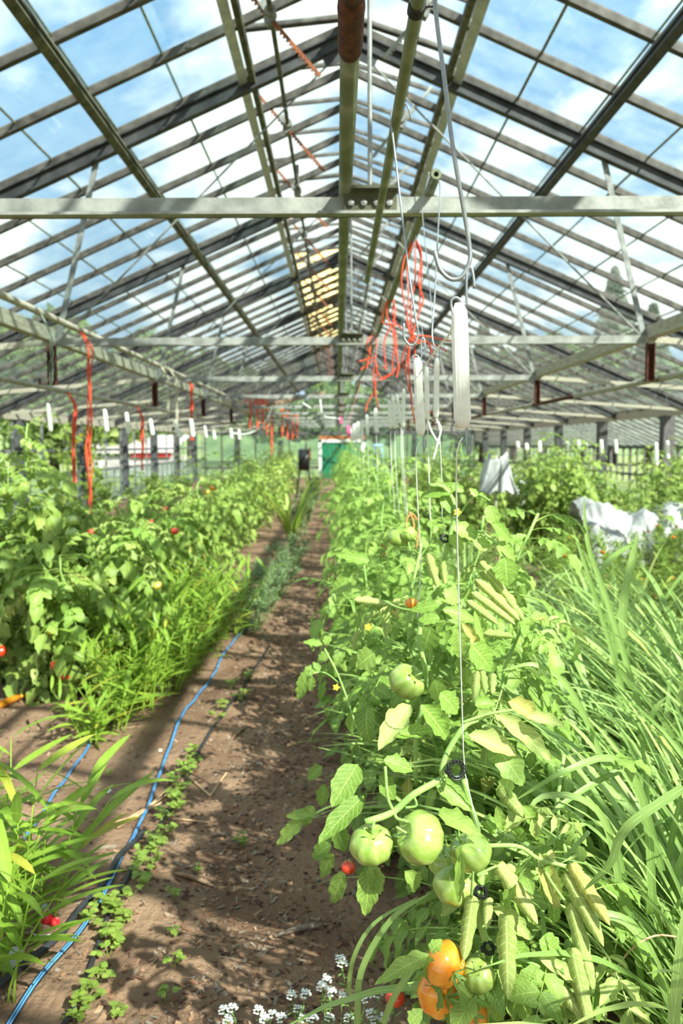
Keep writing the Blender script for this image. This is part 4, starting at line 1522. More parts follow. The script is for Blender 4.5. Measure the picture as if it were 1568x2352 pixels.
def ginger(x, y, nsh, h, label, group, detail, rad=.15, lean=None, big=False):
    pl = thing('ginger_plant', (x, y, H(x, y)), label, 'ginger plant', group)
    fol, st = MB(), MB()
    for q in range(nsh):
        a = R(0, 2 * pi)
        rr = rad * math.sqrt(random.random())
        p0 = Vector((x + rr * math.cos(a), y + rr * math.sin(a), 0)); p0.z = H(p0.x, p0.y) - .01
        hh = h * R(.6, 1.1)
        ld = Vector((math.cos(a), math.sin(a), 0)) * R(.1, .55)
        if lean:
            ld = ld + Vector(lean)
        P = [p0 + ld * hh * (t ** 1.5) + Vector((0, 0, hh * t)) for t in np.linspace(0, 1, 7)]
        st.tube(P, np.linspace(.004, .0018, 7), 5)
        az = R(0, pi)
        nl = 9
        for i in range(nl):
            f = .2 + .8 * i / (nl - 1)
            u = f * 6
            k = min(int(u), 5)
            p = P[k].lerp(P[k + 1], u - k)
            d = leaf_dir(az + (pi if i % 2 else 0) + R(-.3, .3), R(.3, 1.0)) + ld * .4
            L = R(.11, .20) * (1.3 if big else 1)
            m = mat4(p, d, Vector((R(-.4, .4), R(-.4, .4), 1)), L * R(1.0, 1.5), L, L)
            k = random.randrange(8)
            if detail:
                inst('leaf', GLM[k], pl, m)
            else:
                V, Q, U = GLF[k]
                M4 = np.array(m)
                fol.add(V @ M4[:3, :3].T + M4[:3, 3], Q, None, U, random.random())
    part('stem', st, GINGER, pl, smooth=True)
    if not detail:
        part('foliage', fol, GINGER, pl, smooth=True, kind='stuff')


GI = 'ginger plants left of the path'
g0 = gnd(60, 2120)
ginger(g0.x - .05, g0.y, 20, .50, 'nearest ginger plant with bright leaves at the lower left', GI, True, .17, None, True)
g1 = gnd(-40, 2300)
ginger(g1.x, g1.y, 8, .40, 'ginger plant cut off by the left edge at the bottom', GI, True, .10, None, True)
for i, (px, py, n, h) in enumerate([(290, 1700, 16, .30), (350, 1640, 30, .48), (400, 1590, 32, .56), (450, 1545, 32, .62), (500, 1500, 32, .62), (540, 1462, 32, .58)]):
    g = gnd(px, py)
    ginger(g.x - .12, g.y, n, h, '%s ginger plant of the row beside the blue hose' % ORD[i], GI, i < 3, .17)
for i, (px, py) in enumerate([(420, 1530), (470, 1480), (510, 1445)]):
    g = gnd(px, py)
    ginger(g.x - .2, g.y, 24, .48, '%s ginger clump tucked against the left tomato row' % ORD[i], GI, False, .2)


# ------------------------------------------------------------------ feathery herbs, fan plant, marigolds
def feather(name, x, y, n, h, rad, m, label, cat, group, size=(.05, .10), w=.10, flowers=0, up_=.9):
    pl = thing(name, (x, y, H(x, y)), label, cat, group)
    st, fol = MB(), MB()
    k = max(5, n // 60)
    tips = []
    for q in range(k):
        a = R(0, 2 * pi)
        rr = rad * math.sqrt(random.random())
        p1 = Vector((x + rr * math.cos(a), y + rr * math.sin(a), H(x, y) + h * R(.65, 1)))
        p0 = Vector((x + rr * .35 * math.cos(a), y + rr * .35 * math.sin(a), H(x, y) - .02))
        P = [p0.lerp(p1, t) + Vector((0, 0, .04 * math.sin(t * pi))) for t in np.linspace(0, 1, 5)]
        st.tube(P, np.linspace(.004, .0015, 5), 4)
        tips.append(P)
    V0, Q0, U0 = leaflet(1, w, 3, 2, .6, .5, 1, 0, .7)
    for i in range(n):
        P = tips[i % k]
        u = (random.random() ** .7) * 4
        j = min(int(u), 3)
        p = P[j].lerp(P[j + 1], u - j)
        d = leaf_dir(R(0, 2 * pi), R(-.1, up_ * 1.3))
        L = R(*size)
        M4 = np.array(mat4(p, d, Vector((R(-.5, .5), R(-.5, .5), 1)), L, L, L))
        fol.add(V0 @ M4[:3, :3].T + M4[:3, 3], Q0, None, U0, random.random())
    part('stem', st, STEMM, pl, smooth=True)
    part('foliage', fol, m, pl, smooth=True, kind='stuff')
    for q in range(flowers):
        p = random.choice(tips)[4] + Vector((0, 0, .01))
        b = MB()
        b.lathe(p, [(0, .004), (.012, .012), (.022, .010), (.016, -.002), (.006, -.012)], 9)
        part('flower', b, mat('orange marigold petals', (236, 130, 30), rough=.7), pl, label='orange flower')
    return pl


for i, (px, py) in enumerate([(592, 1440), (626, 1400), (652, 1365), (672, 1330), (684, 1300)]):
    g = gnd(px, py)
    feather('herb_plant', g.x - .08, g.y, 900, .40, .28, DILL, '%s blue-green feathery herb along the left edge of the path' % ORD[i], 'herb', 'feathery herbs beside the path', (.05, .1), .07)
for i, (px, py) in enumerate([(700, 1228), (711, 1200), (717, 1178), (722, 1158), (727, 1140), (731, 1125)]):
    g = gnd(px, py)
    feather('herb_plant', g.x - .1, g.y, 600, .62, .32, HEDGE if i > 2 else DILL, '%s low herb farther down the path edge' % ORD[i], 'herb', 'feathery herbs beside the path', (.06, .12), .1)
g = gnd(668, 1245)
fan = thing('fan_leaf_plant', (g.x, g.y, 0), 'tall spiky plant with green and reddish-yellow fan leaves by the path', 'plant')
FANM = mat('fan leaf', (120, 168, 60), (160, 190, 84), rough=.5, scale=6, trans=.3, leaf=((116, 166, 56), (164, 190, 84)), yellow=(214, 150, 84))
FBM = [MB().add(v, q, None, u).mesh('blade', FANM, True) for v, q, u in BL]
for q in range(44):
    a = R(-.9, .9)
    L = R(.8, 1.3)
    V, Q, U = BL[q % 18]
    d = Vector((math.sin(a), R(-.35, .35), 0)).normalized()
    inst('blade', FBM[q % 18], fan, mat4((g.x + R(-.05, .05), g.y + R(-.05, .05), 0), d, (0, 0, 1), L * 2.6, L, L))
for o in fan.children:
    pass

k = 0
for i, (x, y) in enumerate(sorted([(1.9, 5.2), (2.3, 5.7), (2.05, 6.4), (2.7, 6.2), (2.4, 7.1), (3.1, 6.9), (2.9, 7.8), (3.6, 7.7), (2.2, 7.9), (3.4, 8.6), (2.6, 8.8), (1.7, 7.0), (1.6, 8.4), (4.0, 8.9)], key=lambda q: q[1])):
    feather('marigold_plant', x, y, 1100, R(.55, .72), .42, HEDGE, '%s bushy marigold plant of the bed behind the lemongrass, counted from the front' % ORD[i], 'marigold', 'marigold plants in the right bed', (.06, .11), .09, flowers=2 if i % 2 else 1)
for px, Y, h, lab in [(1270, 10.6, 1.42, 'dark bushy tomato plant standing highest in the right bed'), (1210, 11.2, 1.22, 'bushy tomato plant left of the tallest one in the right bed'),
                      (1062, 10.2, 1.32, 'bushy tomato plant just behind the white twine bobbins, right bed'), (1010, 11.5, 1.25, 'bushy tomato plant at the left end of the right bed'),
                      (1325, 11.0, 1.25, 'bushy tomato plant right of the tallest one in the right bed'), (1440, 10.5, .95, 'low leafy plant in front of the white row cover'),
                      (1530, 10.0, 1.0, 'leafy plant at the right edge by the row cover'), (1545, 12.5, 1.3, 'thin leafy plant by the right-hand post')]:
    p = at(px, 1100, Y)
    tomato_plant(p.x, Y, h * 1.16, 300 if h > 1.1 else 120, lab, 'bushy plants in the right bed', False, None, .30, 6, 'o' if px in (1270, 1440) else '', LTL, 1.2)
for i, (x, y) in enumerate(sorted([(4.6, 12), (5.2, 14), (4.9, 10.5), (5.6, 16), (3.2, 15), (3.8, 18), (2.2, 14), (2.0, 18), (2.4, 23), (4.5, 22), (1.4, 13), (1.5, 16.5), (1.4, 21)], key=lambda q: q[1])):
    feather('weed_clump', x, y, 500, R(.5, .9), .5, HEDGE, '%s leafy weed clump behind the right bed, counted from the front' % ORD[i], 'weeds', 'weed clumps at the right side', (.1, .2), .12)
for i, (x, y) in enumerate(sorted([(-3.2, 7), (-3.6, 9), (-4.4, 11), (-3.4, 12), (-4.8, 14), (-3.8, 16), (-5.2, 17), (-4.2, 20), (-5.0, 22), (-3.2, 24)], key=lambda q: q[1])):
    feather('weed_clump', x, y, 450, R(.4, .8), .5, HEDGE, '%s leafy weed clump between the left row and the left wall, counted from the front' % ORD[i], 'weeds', 'weed clumps at the left side', (.1, .2), .12)
# a vine on the left wall
vn = thing('vine', (-5.7, 17.2, 0), 'dark leafy vine climbing the left wall posts', 'vine')
b, fo = MB(), MB()
for q in range(7):
    y = R(15.5, 19.5)
    P = [Vector((-5.68 + .08 * math.sin(t * 5 + q), y + .3 * math.sin(t * 3 + q), 1.85 * t)) for t in np.linspace(0, 1, 8)]
    b.tube(P, .008, 5)
    for i in range(70):
        p = P[random.randrange(8)] + Vector((R(-.05, .15), R(-.25, .25), R(-.2, .2)))
        V, Q, U = leaflet(1, .36, 3, 2, .6, .5, 2, .1, .8)
        L = R(.08, .15)
        M4 = np.array(mat4(p, leaf_dir(R(0, 6.3), R(-1.2, .2)), (R(.2, 1), R(-.5, .5), .5), L, L, L))
        fo.add(V @ M4[:3, :3].T + M4[:3, 3], Q, None, U, random.random())
part('stem', b, BARK, vn, smooth=True)
part('foliage', fo, HEDGE, vn, smooth=True, kind='stuff')

# a few yellow blossoms and dried stalks
YF = mat('yellow blossom', (232, 206, 60), rough=.7)
DRY = mat('dried brown stalk', (176, 120, 70), (200, 150, 96), rough=.9, scale=20)
for pl, px, py, d in ((second, 1050, 1176, 1.98), (second, 772, 1578, 2.15), (second, 845, 1440, 2.05), (tall, 186, 1000, 4.9), (tall, 178, 1014, 4.9)):
    b = MB()
    c = at(px, py, d)
    for q in range(5):
        V, Q, U = leaflet(.011 * (1 if d < 3 else 1.6), .0032 * (1 if d < 3 else 1.6), 3, 2, .5, .6, 1, 0, .6)
        M3 = np.array(frame((math.cos(q * 1.257), -.4, math.sin(q * 1.257)), (0, -1, .3)))
        b.add(V @ M3.T + np.array(c), Q, None, U)
    part('flower', b, YF, pl, label='yellow blossom')
for pts in ([(935, 1250, 2.7), (932, 1200, 2.7), (945, 1180, 2.7), (958, 1195, 2.7)], [(945, 1240, 2.7), (950, 1205, 2.7), (940, 1175, 2.7)], [(880, 1280, 2.75), (884, 1260, 2.75), (876, 1250, 2.75)], [(955, 1260, 2.7), (962, 1215, 2.7)]):
    part('dried_stalk', MB().tube(smooth_path([at(*q) for q in pts], 10), .004, 6), DRY, tp, smooth=True)

# ================================================================== twine hooks, hangers and twine
GB = 'white twine bobbins over the right tomato row'
FLUTE = {}


def winding(p0, p1, rad, nfl=11, flat=.7, seed=0):
    """vertical hank of twine: fluted, slightly slanted body"""
    b = MB()
    seg = nfl * 4
    n = 14
    p0, p1 = Vector(p0), Vector(p1)
    d = (p1 - p0)
    L = d.length
    d.normalize()
    x = Vector((0, 1, 0)).cross(d).normalized()
    y = d.cross(x)
    u = np.linspace(0, 2 * pi, seg, endpoint=False)
    V = []
    for i in range(n + 1):
        s = i / n
        e = 1.0 if 0 < i < n else .55
        r = rad * e * (.92 + .10 * s + .03 * math.sin(s * 9 + seed)) * (1 + .15 * np.abs(np.cos(u * nfl / 2 + seed)))
        c = p0 + d * L * s
        V.append(np.array(c) + np.outer(r * np.cos(u), np.array(x)) + np.outer(r * np.sin(u) * flat, np.array(y)))
    V = np.concatenate(V)
    V = np.vstack([V, np.array(p0), np.array(p1)])
    i = np.arange(n)[:, None] * seg
    j = np.arange(seg)[None, :]
    k = (j + 1) % seg
    Q = np.stack([i + j, i + k, i + seg + k, i + seg + j], -1).reshape(-1, 4)
    j = np.arange(seg); k = (j + 1) % seg
    m = (n + 1) * seg
    T = np.vstack([np.stack([k, j, np.full(seg, m)], -1), np.stack([j + m - seg, k + m - seg, np.full(seg, m + 1)], -1)])
    return b.add(V, Q, T)


def bobbin(tx, ty, bx, by, d, wpx, label, group, hang=None, string=None, wire=.0016, nfl=11, hook=True, tone=None):
    p0, p1 = at(tx, ty, d), at(bx, by, d)
    rad = wpx / 2 / F * d * .95
    t = thing('twine_bobbin', p1, label, 'twine bobbin', group)
    part('twine_winding', winding(p0, p1, rad, nfl, .7, tx * .1), tone or TWINE, t, smooth=True)
    ax = (p0 - p1).normalized()
    rt = ax.cross(Vector((0, 1, 0))).normalized()
    if hook:
        h = rad
        b = MB()
        P = [p1 + rt * h * .7 - ax * h * .9, p1 + rt * h * 1.5 - ax * h * .2, p1 + rt * h * 1.05 + ax * h * 1.5]
        b.tube(smooth_path(P, 10), wire, 6)
        P = [p0 + rt * h * .85 - ax * h * 1.6, p0 + rt * h * 1.05 + ax * h * .3, p0 + rt * h * .2 + ax * h * .7, p0 - rt * h * .9 - ax * h * .3, p0 - rt * h * 1.0 + ax * h * 1.6, p0 - rt * h * 1.15 + ax * h * 4.0, p0 - rt * h * 1.7 + ax * h * 4.6, p0 - rt * h * 2.0 + ax * h * 3.2, p0 - rt * h * 2.05 + ax * h * 1.8]
        b.tube(smooth_path(P, 26), wire, 6)
        P = [p1 - rt * h * .55 + ax * h * .3, p1 - rt * h * .5 - ax * h * 1.5, p1 - rt * h * .65 - ax * h * 3.4, p1 - rt * h * 1.1 - ax * h * 2.6, p1 - rt * h * 1.25 - ax * h * .9]
        b.tube(smooth_path(P, 18), wire, 6)
        part('wire_frame', b, WIRE, t, smooth=True)
    if hang:
        b = MB()
        b.tube([hang, Vector(hang).lerp(p0, .5) + Vector((.002, 0, 0)), p0], wire * .6, 5)
        part('hanging_wire', b, WIRE, t, smooth=True)
    if string:
        b = MB()
        P = [p1 - ax * rad * 1.2] + [at(*q) for q in string]
        b.tube(smooth_path(P, 14), .0011 if d < 1.6 else .0014, 5)
        part('string', b, TWINE, t, smooth=True)
    return t


bobbin(1054, 696, 1062, 984, 1.10, 36, 'largest white twine bobbin, nearest the camera', GB, None, [(1048, 1052, 1.11), (1050, 1250, 1.2), (1060, 1600, 1.33), (1066, 1762, 1.38), (1080, 1830, 1.39), (1096, 1900, 1.40)], .0019, 13)
bobbin(958, 822, 966, 1002, 1.85, 20, 'second largest white twine bobbin, on the J-hook left of the nearest one', GB, None, [(955, 1046, 1.85), (960, 1180, 1.9), (966, 1300, 1.98), (958, 1420, 2.0)], .0018, 9)
bobbin(979, 842, 981, 965, 2.35, 11, 'slim white twine bobbin between the two larger ones', GB, at(960, 700, 2.4), [(985, 1100, 2.4), (988, 1200, 2.4)], .0015, 6)
bobbin(1003, 822, 1001, 962, 2.25, 12, 'slim white twine bobbin just left of the nearest one', GB, None, [(1008, 985, 2.25), (1014, 1100, 2.3), (1015, 1200, 2.35)], .0015, 6)
for i, (a, b_, c, e, d, w) in enumerate([(893, 918, 896, 985, 3.5, 8), (902, 905, 906, 985, 3.45, 9), (911, 905, 920, 975, 3.4, 8), (927, 893, 924, 982, 3.4, 9)]):
    bobbin(a, b_, c, e, d, w, '%s bobbin from the left in the tight cluster of four white bobbins' % ORD[i], GB, Vector((P3X, d + .05, P3Z - .01)), [(c + 3, 1080, d), (c + 12, 1190, d + .1)], .0014, 5, True)
for i, (x, y0, y1, d, w) in enumerate([(862, 938, 994, 5.6, 9), (842, 952, 1000, 6.4, 7), (830, 964, 1040, 7.2, 7), (822, 968, 1008, 8.3, 6), (817, 972, 1010, 9.3, 5), (812, 974, 1012, 10.4, 5), (806, 978, 1014, 11.6, 5)]):
    bobbin(x, y0, x + 2, y1, d, w, '%s of the receding white bobbins behind the orange twine' % ORD[i], GB, Vector((P3X, d, P3Z - .015)), [(x + 4, 1060, d), (x + 4, 1120, d)], .0016, 5, False)
pk = mat('pink plastic tag', (240, 96, 150), rough=.6)
for i, (x, y0, y1, d) in enumerate([(800, 978, 1004, 11.0), (782, 958, 972, Y1 + 3 * SP)]):
    b = MB()
    p0, p1 = at(x, y0, d), at(x + 2, y1, d)
    b.bar(p0, p1, .045, .01, up=(0, 1, 0))
    b.tube([Vector((P3X if i == 0 else XR, d, ZC + (.08 if i == 0 else .0))), p0], .002, 4)
    part('tag', b, pk, label='pink tag %s' % ('beside the far white bobbins' if i == 0 else 'hanging left of the far bobbins'), cat='tag', group='pink tags')

# long wire hooks hanging from the thin pipe
def wire_hook(pts, r, label):
    return part('wire_hook', MB().tube(smooth_path([at(*p) for p in pts], 60), r, 8), WIRE, smooth=True, label=label, cat='wire hook', group='long wire hooks')


wire_hook([(985, -260, 1.08), (998, 0, 1.08), (1020, 180, 1.08), (1040, 340, 1.08), (1064, 480, 1.09), (1077, 560, 1.10), (1078, 600, 1.10), (1060, 635, 1.10), (1035, 641, 1.10), (1010, 618, 1.10), (997, 575, 1.10)], .0030, 'largest long wire hook, bent into a J above the nearest bobbin')
wire_hook([(944, 278, 1.98), (938, 250, 1.97), (926, 236, 1.98), (912, 238, 2.0), (900, 252, 1.97), (899, 285, 1.93), (905, 340, 1.9), (920, 470, 1.88), (938, 620, 1.86), (955, 735, 1.85), (960, 765, 1.85), (952, 790, 1.85), (940, 792, 1.85), (928, 775, 1.85), (927, 742, 1.85)], .0024, 'long wire hook looped over the thin pipe, holding the second bobbin')
wire_hook([(980, 440, 2.86), (992, 415, 2.8), (1006, 415, 2.78), (1010, 440, 2.7), (1004, 560, 2.5), (998, 680, 2.3), (992, 760, 2.26), (996, 792, 2.25), (1004, 800, 2.25)], .0022, 'long wire hook hung on the open pipe end')
wire_hook([(985, 395, 2.9), (970, 470, 2.9), (976, 560, 2.7), (990, 700, 2.4), (992, 790, 2.36)], .0016, 'thin straight wire hanging beside the open pipe end')
# twine ends and a slack length between bobbins
for i, (pts, r) in enumerate([([(1040, 740, 1.12), (1030, 770, 1.25), (1005, 800, 1.5), (975, 840, 1.75), (962, 860, 1.84)], .0016), ([(982, 966, 2.35), (990, 990, 2.35), (1008, 1020, 2.35)], .003), ([(1001, 962, 2.25), (1012, 985, 2.25), (1005, 1015, 2.25), (994, 1058, 2.25)], .0028)]):
    part('loose_twine', MB().tube(smooth_path([at(*p) for p in pts], 16), r, 6), TWINE, smooth=True, label=['slack white twine strung between the two largest bobbins', 'short frayed twine end under the slim bobbin', 'longer dangling twine end with a knot, beside the slim bobbins'][i], cat='twine', group='loose twine ends')


def twine(name, polys, d, r, label, group, m=ORANGE, fuzz=.006):
    b = MB()
    for pl in polys:
        P = [(Vector(q_) if len(q_) == 3 else at(q_[0], q_[1], d)) + Vector((R(-fuzz, fuzz), R(-fuzz * 3, fuzz * 3), 0)) for q_ in pl]
        b.tube(smooth_path(P, 8 * len(P)), r, 6)
    return part(name, b, m, smooth=True, label=label, cat='twine', group=group)


GO = 'orange twine hanks'
twine('orange_twine', [
    [(945, 556), (930, 590), (921, 640), (926, 690), (935, 740), (942, 772)], [(950, 556), (936, 600), (938, 680), (934, 740), (943, 772)], [(955, 552), (967, 590), (960, 650), (968, 690), (955, 740), (945, 772)],
    [(958, 552), (964, 600), (968, 650), (958, 720), (948, 772)], [(950, 560), (952, 640), (942, 700), (945, 770)], [(945, 770), (985, 772), (1010, 778), (1036, 784)], [(947, 772), (975, 785), (1000, 795), (1028, 806)],
    [(944, 775), (928, 815), (924, 845)], [(944, 775), (935, 830), (938, 880), (946, 930), (952, 972)], [(944, 775), (930, 840), (934, 880), (944, 912)], [(946, 775), (953, 810), (950, 860)], [(975, 780), (988, 800), (985, 835), (992, 845)],
    [(985, 790), (1000, 820), (1012, 842)], [(936, 760), (950, 772), (966, 790), (940, 780)], [(960, 905), (980, 940), (995, 950)]],
    3.62, .0036, 'big knotted orange twine hank hanging on the open-ended pipe', GO)
twine('orange_twine', [
    [(888, 690), (880, 715), (877, 738), (890, 747)], [(890, 690), (888, 720), (898, 748)], [(904, 688), (906, 715), (902, 740), (897, 748)], [(906, 690), (902, 720), (910, 745)], [(897, 748), (885, 775), (880, 800), (886, 845)],
    [(898, 748), (904, 790), (899, 835), (901, 862)], [(903, 748), (911, 780), (912, 820), (918, 850)], [(897, 745), (915, 748), (925, 756)], [(903, 800), (914, 840), (908, 868)], [(880, 842), (888, 850)]],
    5.1, .0050, 'middle orange twine hank on the open-ended pipe', GO)
twine('orange_twine', [
    [(848, 775), (843, 795), (852, 815)], [(864, 768), (866, 795), (862, 825), (866, 845)], [(852, 770), (850, 800), (846, 830), (842, 848)], [(866, 820), (845, 825), (820, 832)], [(860, 825), (835, 845), (828, 850)],
    [(864, 830), (856, 860), (859, 895), (845, 925), (838, 946)], [(866, 840), (862, 880), (862, 915), (872, 942)], [(862, 850), (880, 870), (896, 860), (912, 845)], [(870, 875), (885, 865), (905, 855)]],
    6.6, .0060, 'farthest orange twine hank on the open-ended pipe', GO)


def dangle(px, y0, y1, d, n, label, group, m=ORANGE, r=.004, name='orange_twine', amp=7, top=None):
    polys = []
    for q in range(n):
        k = 9
        yb = y1 - R(0, .25) * (y1 - y0) if q else y1
        ph = R(0, 6)
        polys.append(([] if top is None else [top]) + [(px + amp * 5.0 / d * math.sin(ph + i * 1.1) * R(.5, 1), y0 + (yb - y0) * i / (k - 1)) for i in range(k)])
    return twine(name, polys, d, r, label, group, m)


LPZ = ZC + .12


def lpipe(px):
    return 2.03 * F / (784 - px) * .995


dangle(205, 800, 1180, lpipe(205), 4, 'long bright orange twine on the left pipe in front of the wall', GO, r=.0055, amp=9, top=(-2.03, lpipe(205), LPZ))
for i, (px, y0, y1, d) in enumerate(sorted([(170, 930, 1150, 8.5), (440, 886, 1012, 9.8), (327, 960, 1080, 13), (575, 905, 985, 16.5), (592, 910, 990, 17.5), (604, 915, 985, 19), (624, 935, 1092, 20), (613, 920, 1000, 21), (648, 940, 1005, 24), (660, 945, 1010, 26), (672, 950, 1010, 28), (682, 955, 1005, 29)])):
    d = min(29, lpipe(px))
    tx = -2.03
    if px in (170, 327):
        d = 2.62 * F / (784 - px)
        tx = -2.62
    dangle(px, y0, y1, d, 3, '%s orange twine hanging over the left row, counted from the left edge' % ORD[i], GO, r=.005 + .0006 * d, amp=6, top=(tx, d, LPZ if tx > -2.5 else 2.05))
GW = 'white twine bobbins over the left tomato row'
for i, (x0, y0, x1, y1, d) in enumerate([(110, 926, 117, 992, 5.3), (240, 940, 246, 992, 6.6), (290, 947, 296, 998, 7.25), (345, 962, 351, 1000, 8.2), (400, 966, 414, 1006, 9.4), (438, 962, 444, 1004, 10.3), (470, 978, 474, 1006, 11.4), (490, 982, 493, 1010, 12.2), (530, 984, 532, 1008, 14), (548, 986, 550, 1010, 15.5)]):
    bobbin(x0, y0, x1, y1, d, 9 if i < 6 else 6, '%s white bobbin over the left row, counted from the left edge' % ORD[i], GW, Vector((-2.03 + (.02 if i % 2 else 0), d, ZC + .10)), None, .0016, 5, False)
for i, (px, y0, y1, d) in enumerate([(386, 868, 968, 8.6), (406, 876, 1000, 8.8)]):
    d = lpipe(px)
    dangle(px, y0, y1, d, 6, 'beige string hank %s on the left pipe' % ('nearer the left edge' if i == 0 else 'hanging lower, beside the other'), 'beige string hanks', TWINEB, .0035, 'string_hank', 5, (-2.03, d, LPZ))
dangle(118, 765, 925, lpipe(118), 4, 'thin pale green strings above the leftmost bobbin', None, mat('pale green string', (150, 166, 150), rough=.7), .0018, 'thin_string', 5, (-2.03, lpipe(118), LPZ))
GRB = 'white bobbins over the right bed'
for i, (px, y0, y1, d) in enumerate(sorted([(1238, 1012, 1040, 13), (1302, 1012, 1036, 12.6), (1188, 1014, 1036, 13.4), (1328, 1010, 1040, 12), (1345, 1016, 1040, 12), (1380, 1010, 1042, 11.2), (1413, 1010, 1042, 10.8), (1506, 1016, 1070, 10.0), (1532, 1012, 1055, 9.8), (1208, 1018, 1034, 14)])):
    d = 4.1 * F / (px - 784) * .995
    p = at(px, y0, d)
    bobbin(px, y0, px + 2, y1, d, 8, 'small white bobbin over the right bed, %s from the left' % ORD[i], GRB, Vector((4.1, d, 2.2)), None, .0016, 5, False)
part('support_wire', MB().tube([(4.1, YA, 2.2), (4.1, 14, 2.19), (4.1, 30, 2.2)], .006, 6), WIRE, label='wire stretched over the right bed, carrying small white bobbins', cat='wire')
# white ribbons and a loose board near the far end
for i, pts in enumerate([[(645, 928), (655, 926), (666, 934)], [(690, 930), (698, 928), (714, 938)], [(735, 925), (738, 945), (748, 958), (780, 962)], [(625, 945), (610, 970), (590, 988), (560, 998), (530, 994)]]):
    P = smooth_path([at(x, y, 14.03) + Vector((0, 0, .06 if k_ == 0 else 0)) for k_, (x, y) in enumerate(pts)], 14)
    part('ribbon', MB().tube(P, .018, 6), WHITE, smooth=True, label=['short white ribbon left of centre near the far end', 'white ribbon between two others near the far end', 'longest curled white ribbon left of the green door', 'drooping white line below the loose board'][i], cat='ribbon', group='white ribbons near the far end')
b = MB()
p0, p1 = at(615, 931, 13), at(742, 903, 17)
b.bar(p0, p1, .09, .05)
b.bar(p0 + Vector((0, 0, .03)), p1 + Vector((0, 0, .03)), .05, .02)
part('loose_board', b, mat('old rusty board', (104, 74, 56), (150, 128, 106), rough=.85, scale=5), label='weathered brown board hanging under the far chords', cat='board')

# trellis clips on the nearest plant
def clip(px, py, d, r, label, tilt):
    c = at(px, py, d)
    b = MB()
    ax = Vector(tilt).normalized()
    x = ax.cross(Vector((0, 0, 1))).normalized()
    y = ax.cross(x)
    for rr, o in ((r, -.004), (r, .004), (r * .72, -.004), (r * .72, .004)):
        b.tube([c + x * rr * math.cos(u) + y * rr * math.sin(u) + ax * o for u in np.linspace(0, 2 * pi, 25)], .0010, 6, False)
    for q in range(14):
        u = q * 2 * pi / 14
        dd = x * math.cos(u) + y * math.sin(u)
        b.bar(c + dd * r * .72, c + dd * r * 1.0, .002, .009, up=ax)
    b.box(c + x * r * 1.1, (.006, .008, .009))
    part('trellis_clip', b, mat('black plastic', (28, 28, 30), rough=.4), label=label, cat='clip', group='black trellis clips')


clip(1047, 1768, 1.375, .0165, 'round black trellis clip above the largest green tomatoes', (.25, -1, .25))
clip(1104, 2050, 1.385, .012, 'black trellis clip on the stem below the green tomatoes', (.1, -.5, 1))
clip(1122, 2178, 1.385, .011, 'lowest black trellis clip beside the orange tomatoes', (.1, -.5, 1))
clip(1022, 1237, 1.98, .010, 'small black clip high on the second plant', (.2, -1, .5))

# ------------------------------------------------------------------ hoses
BLK = mat('black irrigation pipe', (38, 38, 42), (58, 58, 62), rough=.45, scale=14)
BLUE = mat('blue pipe stripe', (74, 142, 206), (104, 170, 226), rough=.4, scale=20)


def hose(pts, r, label, stripes=0, group='irrigation hoses', m=BLK, lift=0):
    P = []
    for x, y in pts:
        g = gnd(x, y)
        P.append((g.x, g.y, H(g.x, g.y) + r * .9 + lift))
    P = smooth_path(P, 60)
    for q in P:
        q[2] = H(q[0], q[1]) + r * .9 + lift
    t = thing('hose', (P[0][0], P[0][1], 0), label, 'hose', group)
    part('pipe', MB().tube(P, r, 10), m, t, smooth=True)
    for k in range(stripes):
        a = (k - (stripes - 1) / 2) * .85 + .1
        Ps = []
        for i in range(60):
            d = Vector(P[min(i + 1, 59)] - P[max(i - 1, 0)]).normalized()
            sd_ = d.cross(Vector((0, 0, 1))).normalized()
            u = sd_.cross(d)
            Ps.append(Vector(P[i]) + (u * math.cos(a - .55) + sd_ * -math.sin(a - .55)) * r * .82)
        part('stripe', MB().tube(Ps, r * .30, 6), BLUE, t, smooth=True)


hose([(10, 2370), (130, 2214), (215, 2108), (268, 2004), (302, 1925), (345, 1830), (385, 1730), (430, 1632), (482, 1562), (525, 1490), (575, 1425)], .009, 'black hose with blue stripes running up beside the ginger', 2)
hose([(-60, 2330), (60, 2232), (140, 2165), (185, 2108), (240, 2045), (290, 1960), (330, 1905)], .011, 'plain black hose crossing the blue-striped one at the lower left', 0, lift=.008)
hose([(140, 2380), (195, 2270), (235, 2150), (275, 2060), (318, 1975), (360, 1900), (396, 1840), (440, 1760), (480, 1690), (520, 1630), (575, 1552), (620, 1480)], .008, 'black drip line with seedlings along it', 0)
hose([(-30, 2010), (50, 1950), (110, 1862), (160, 1785), (205, 1722), (250, 1672), (330, 1590)], .008, 'blue-striped hose at the left edge, behind the ginger', 2)

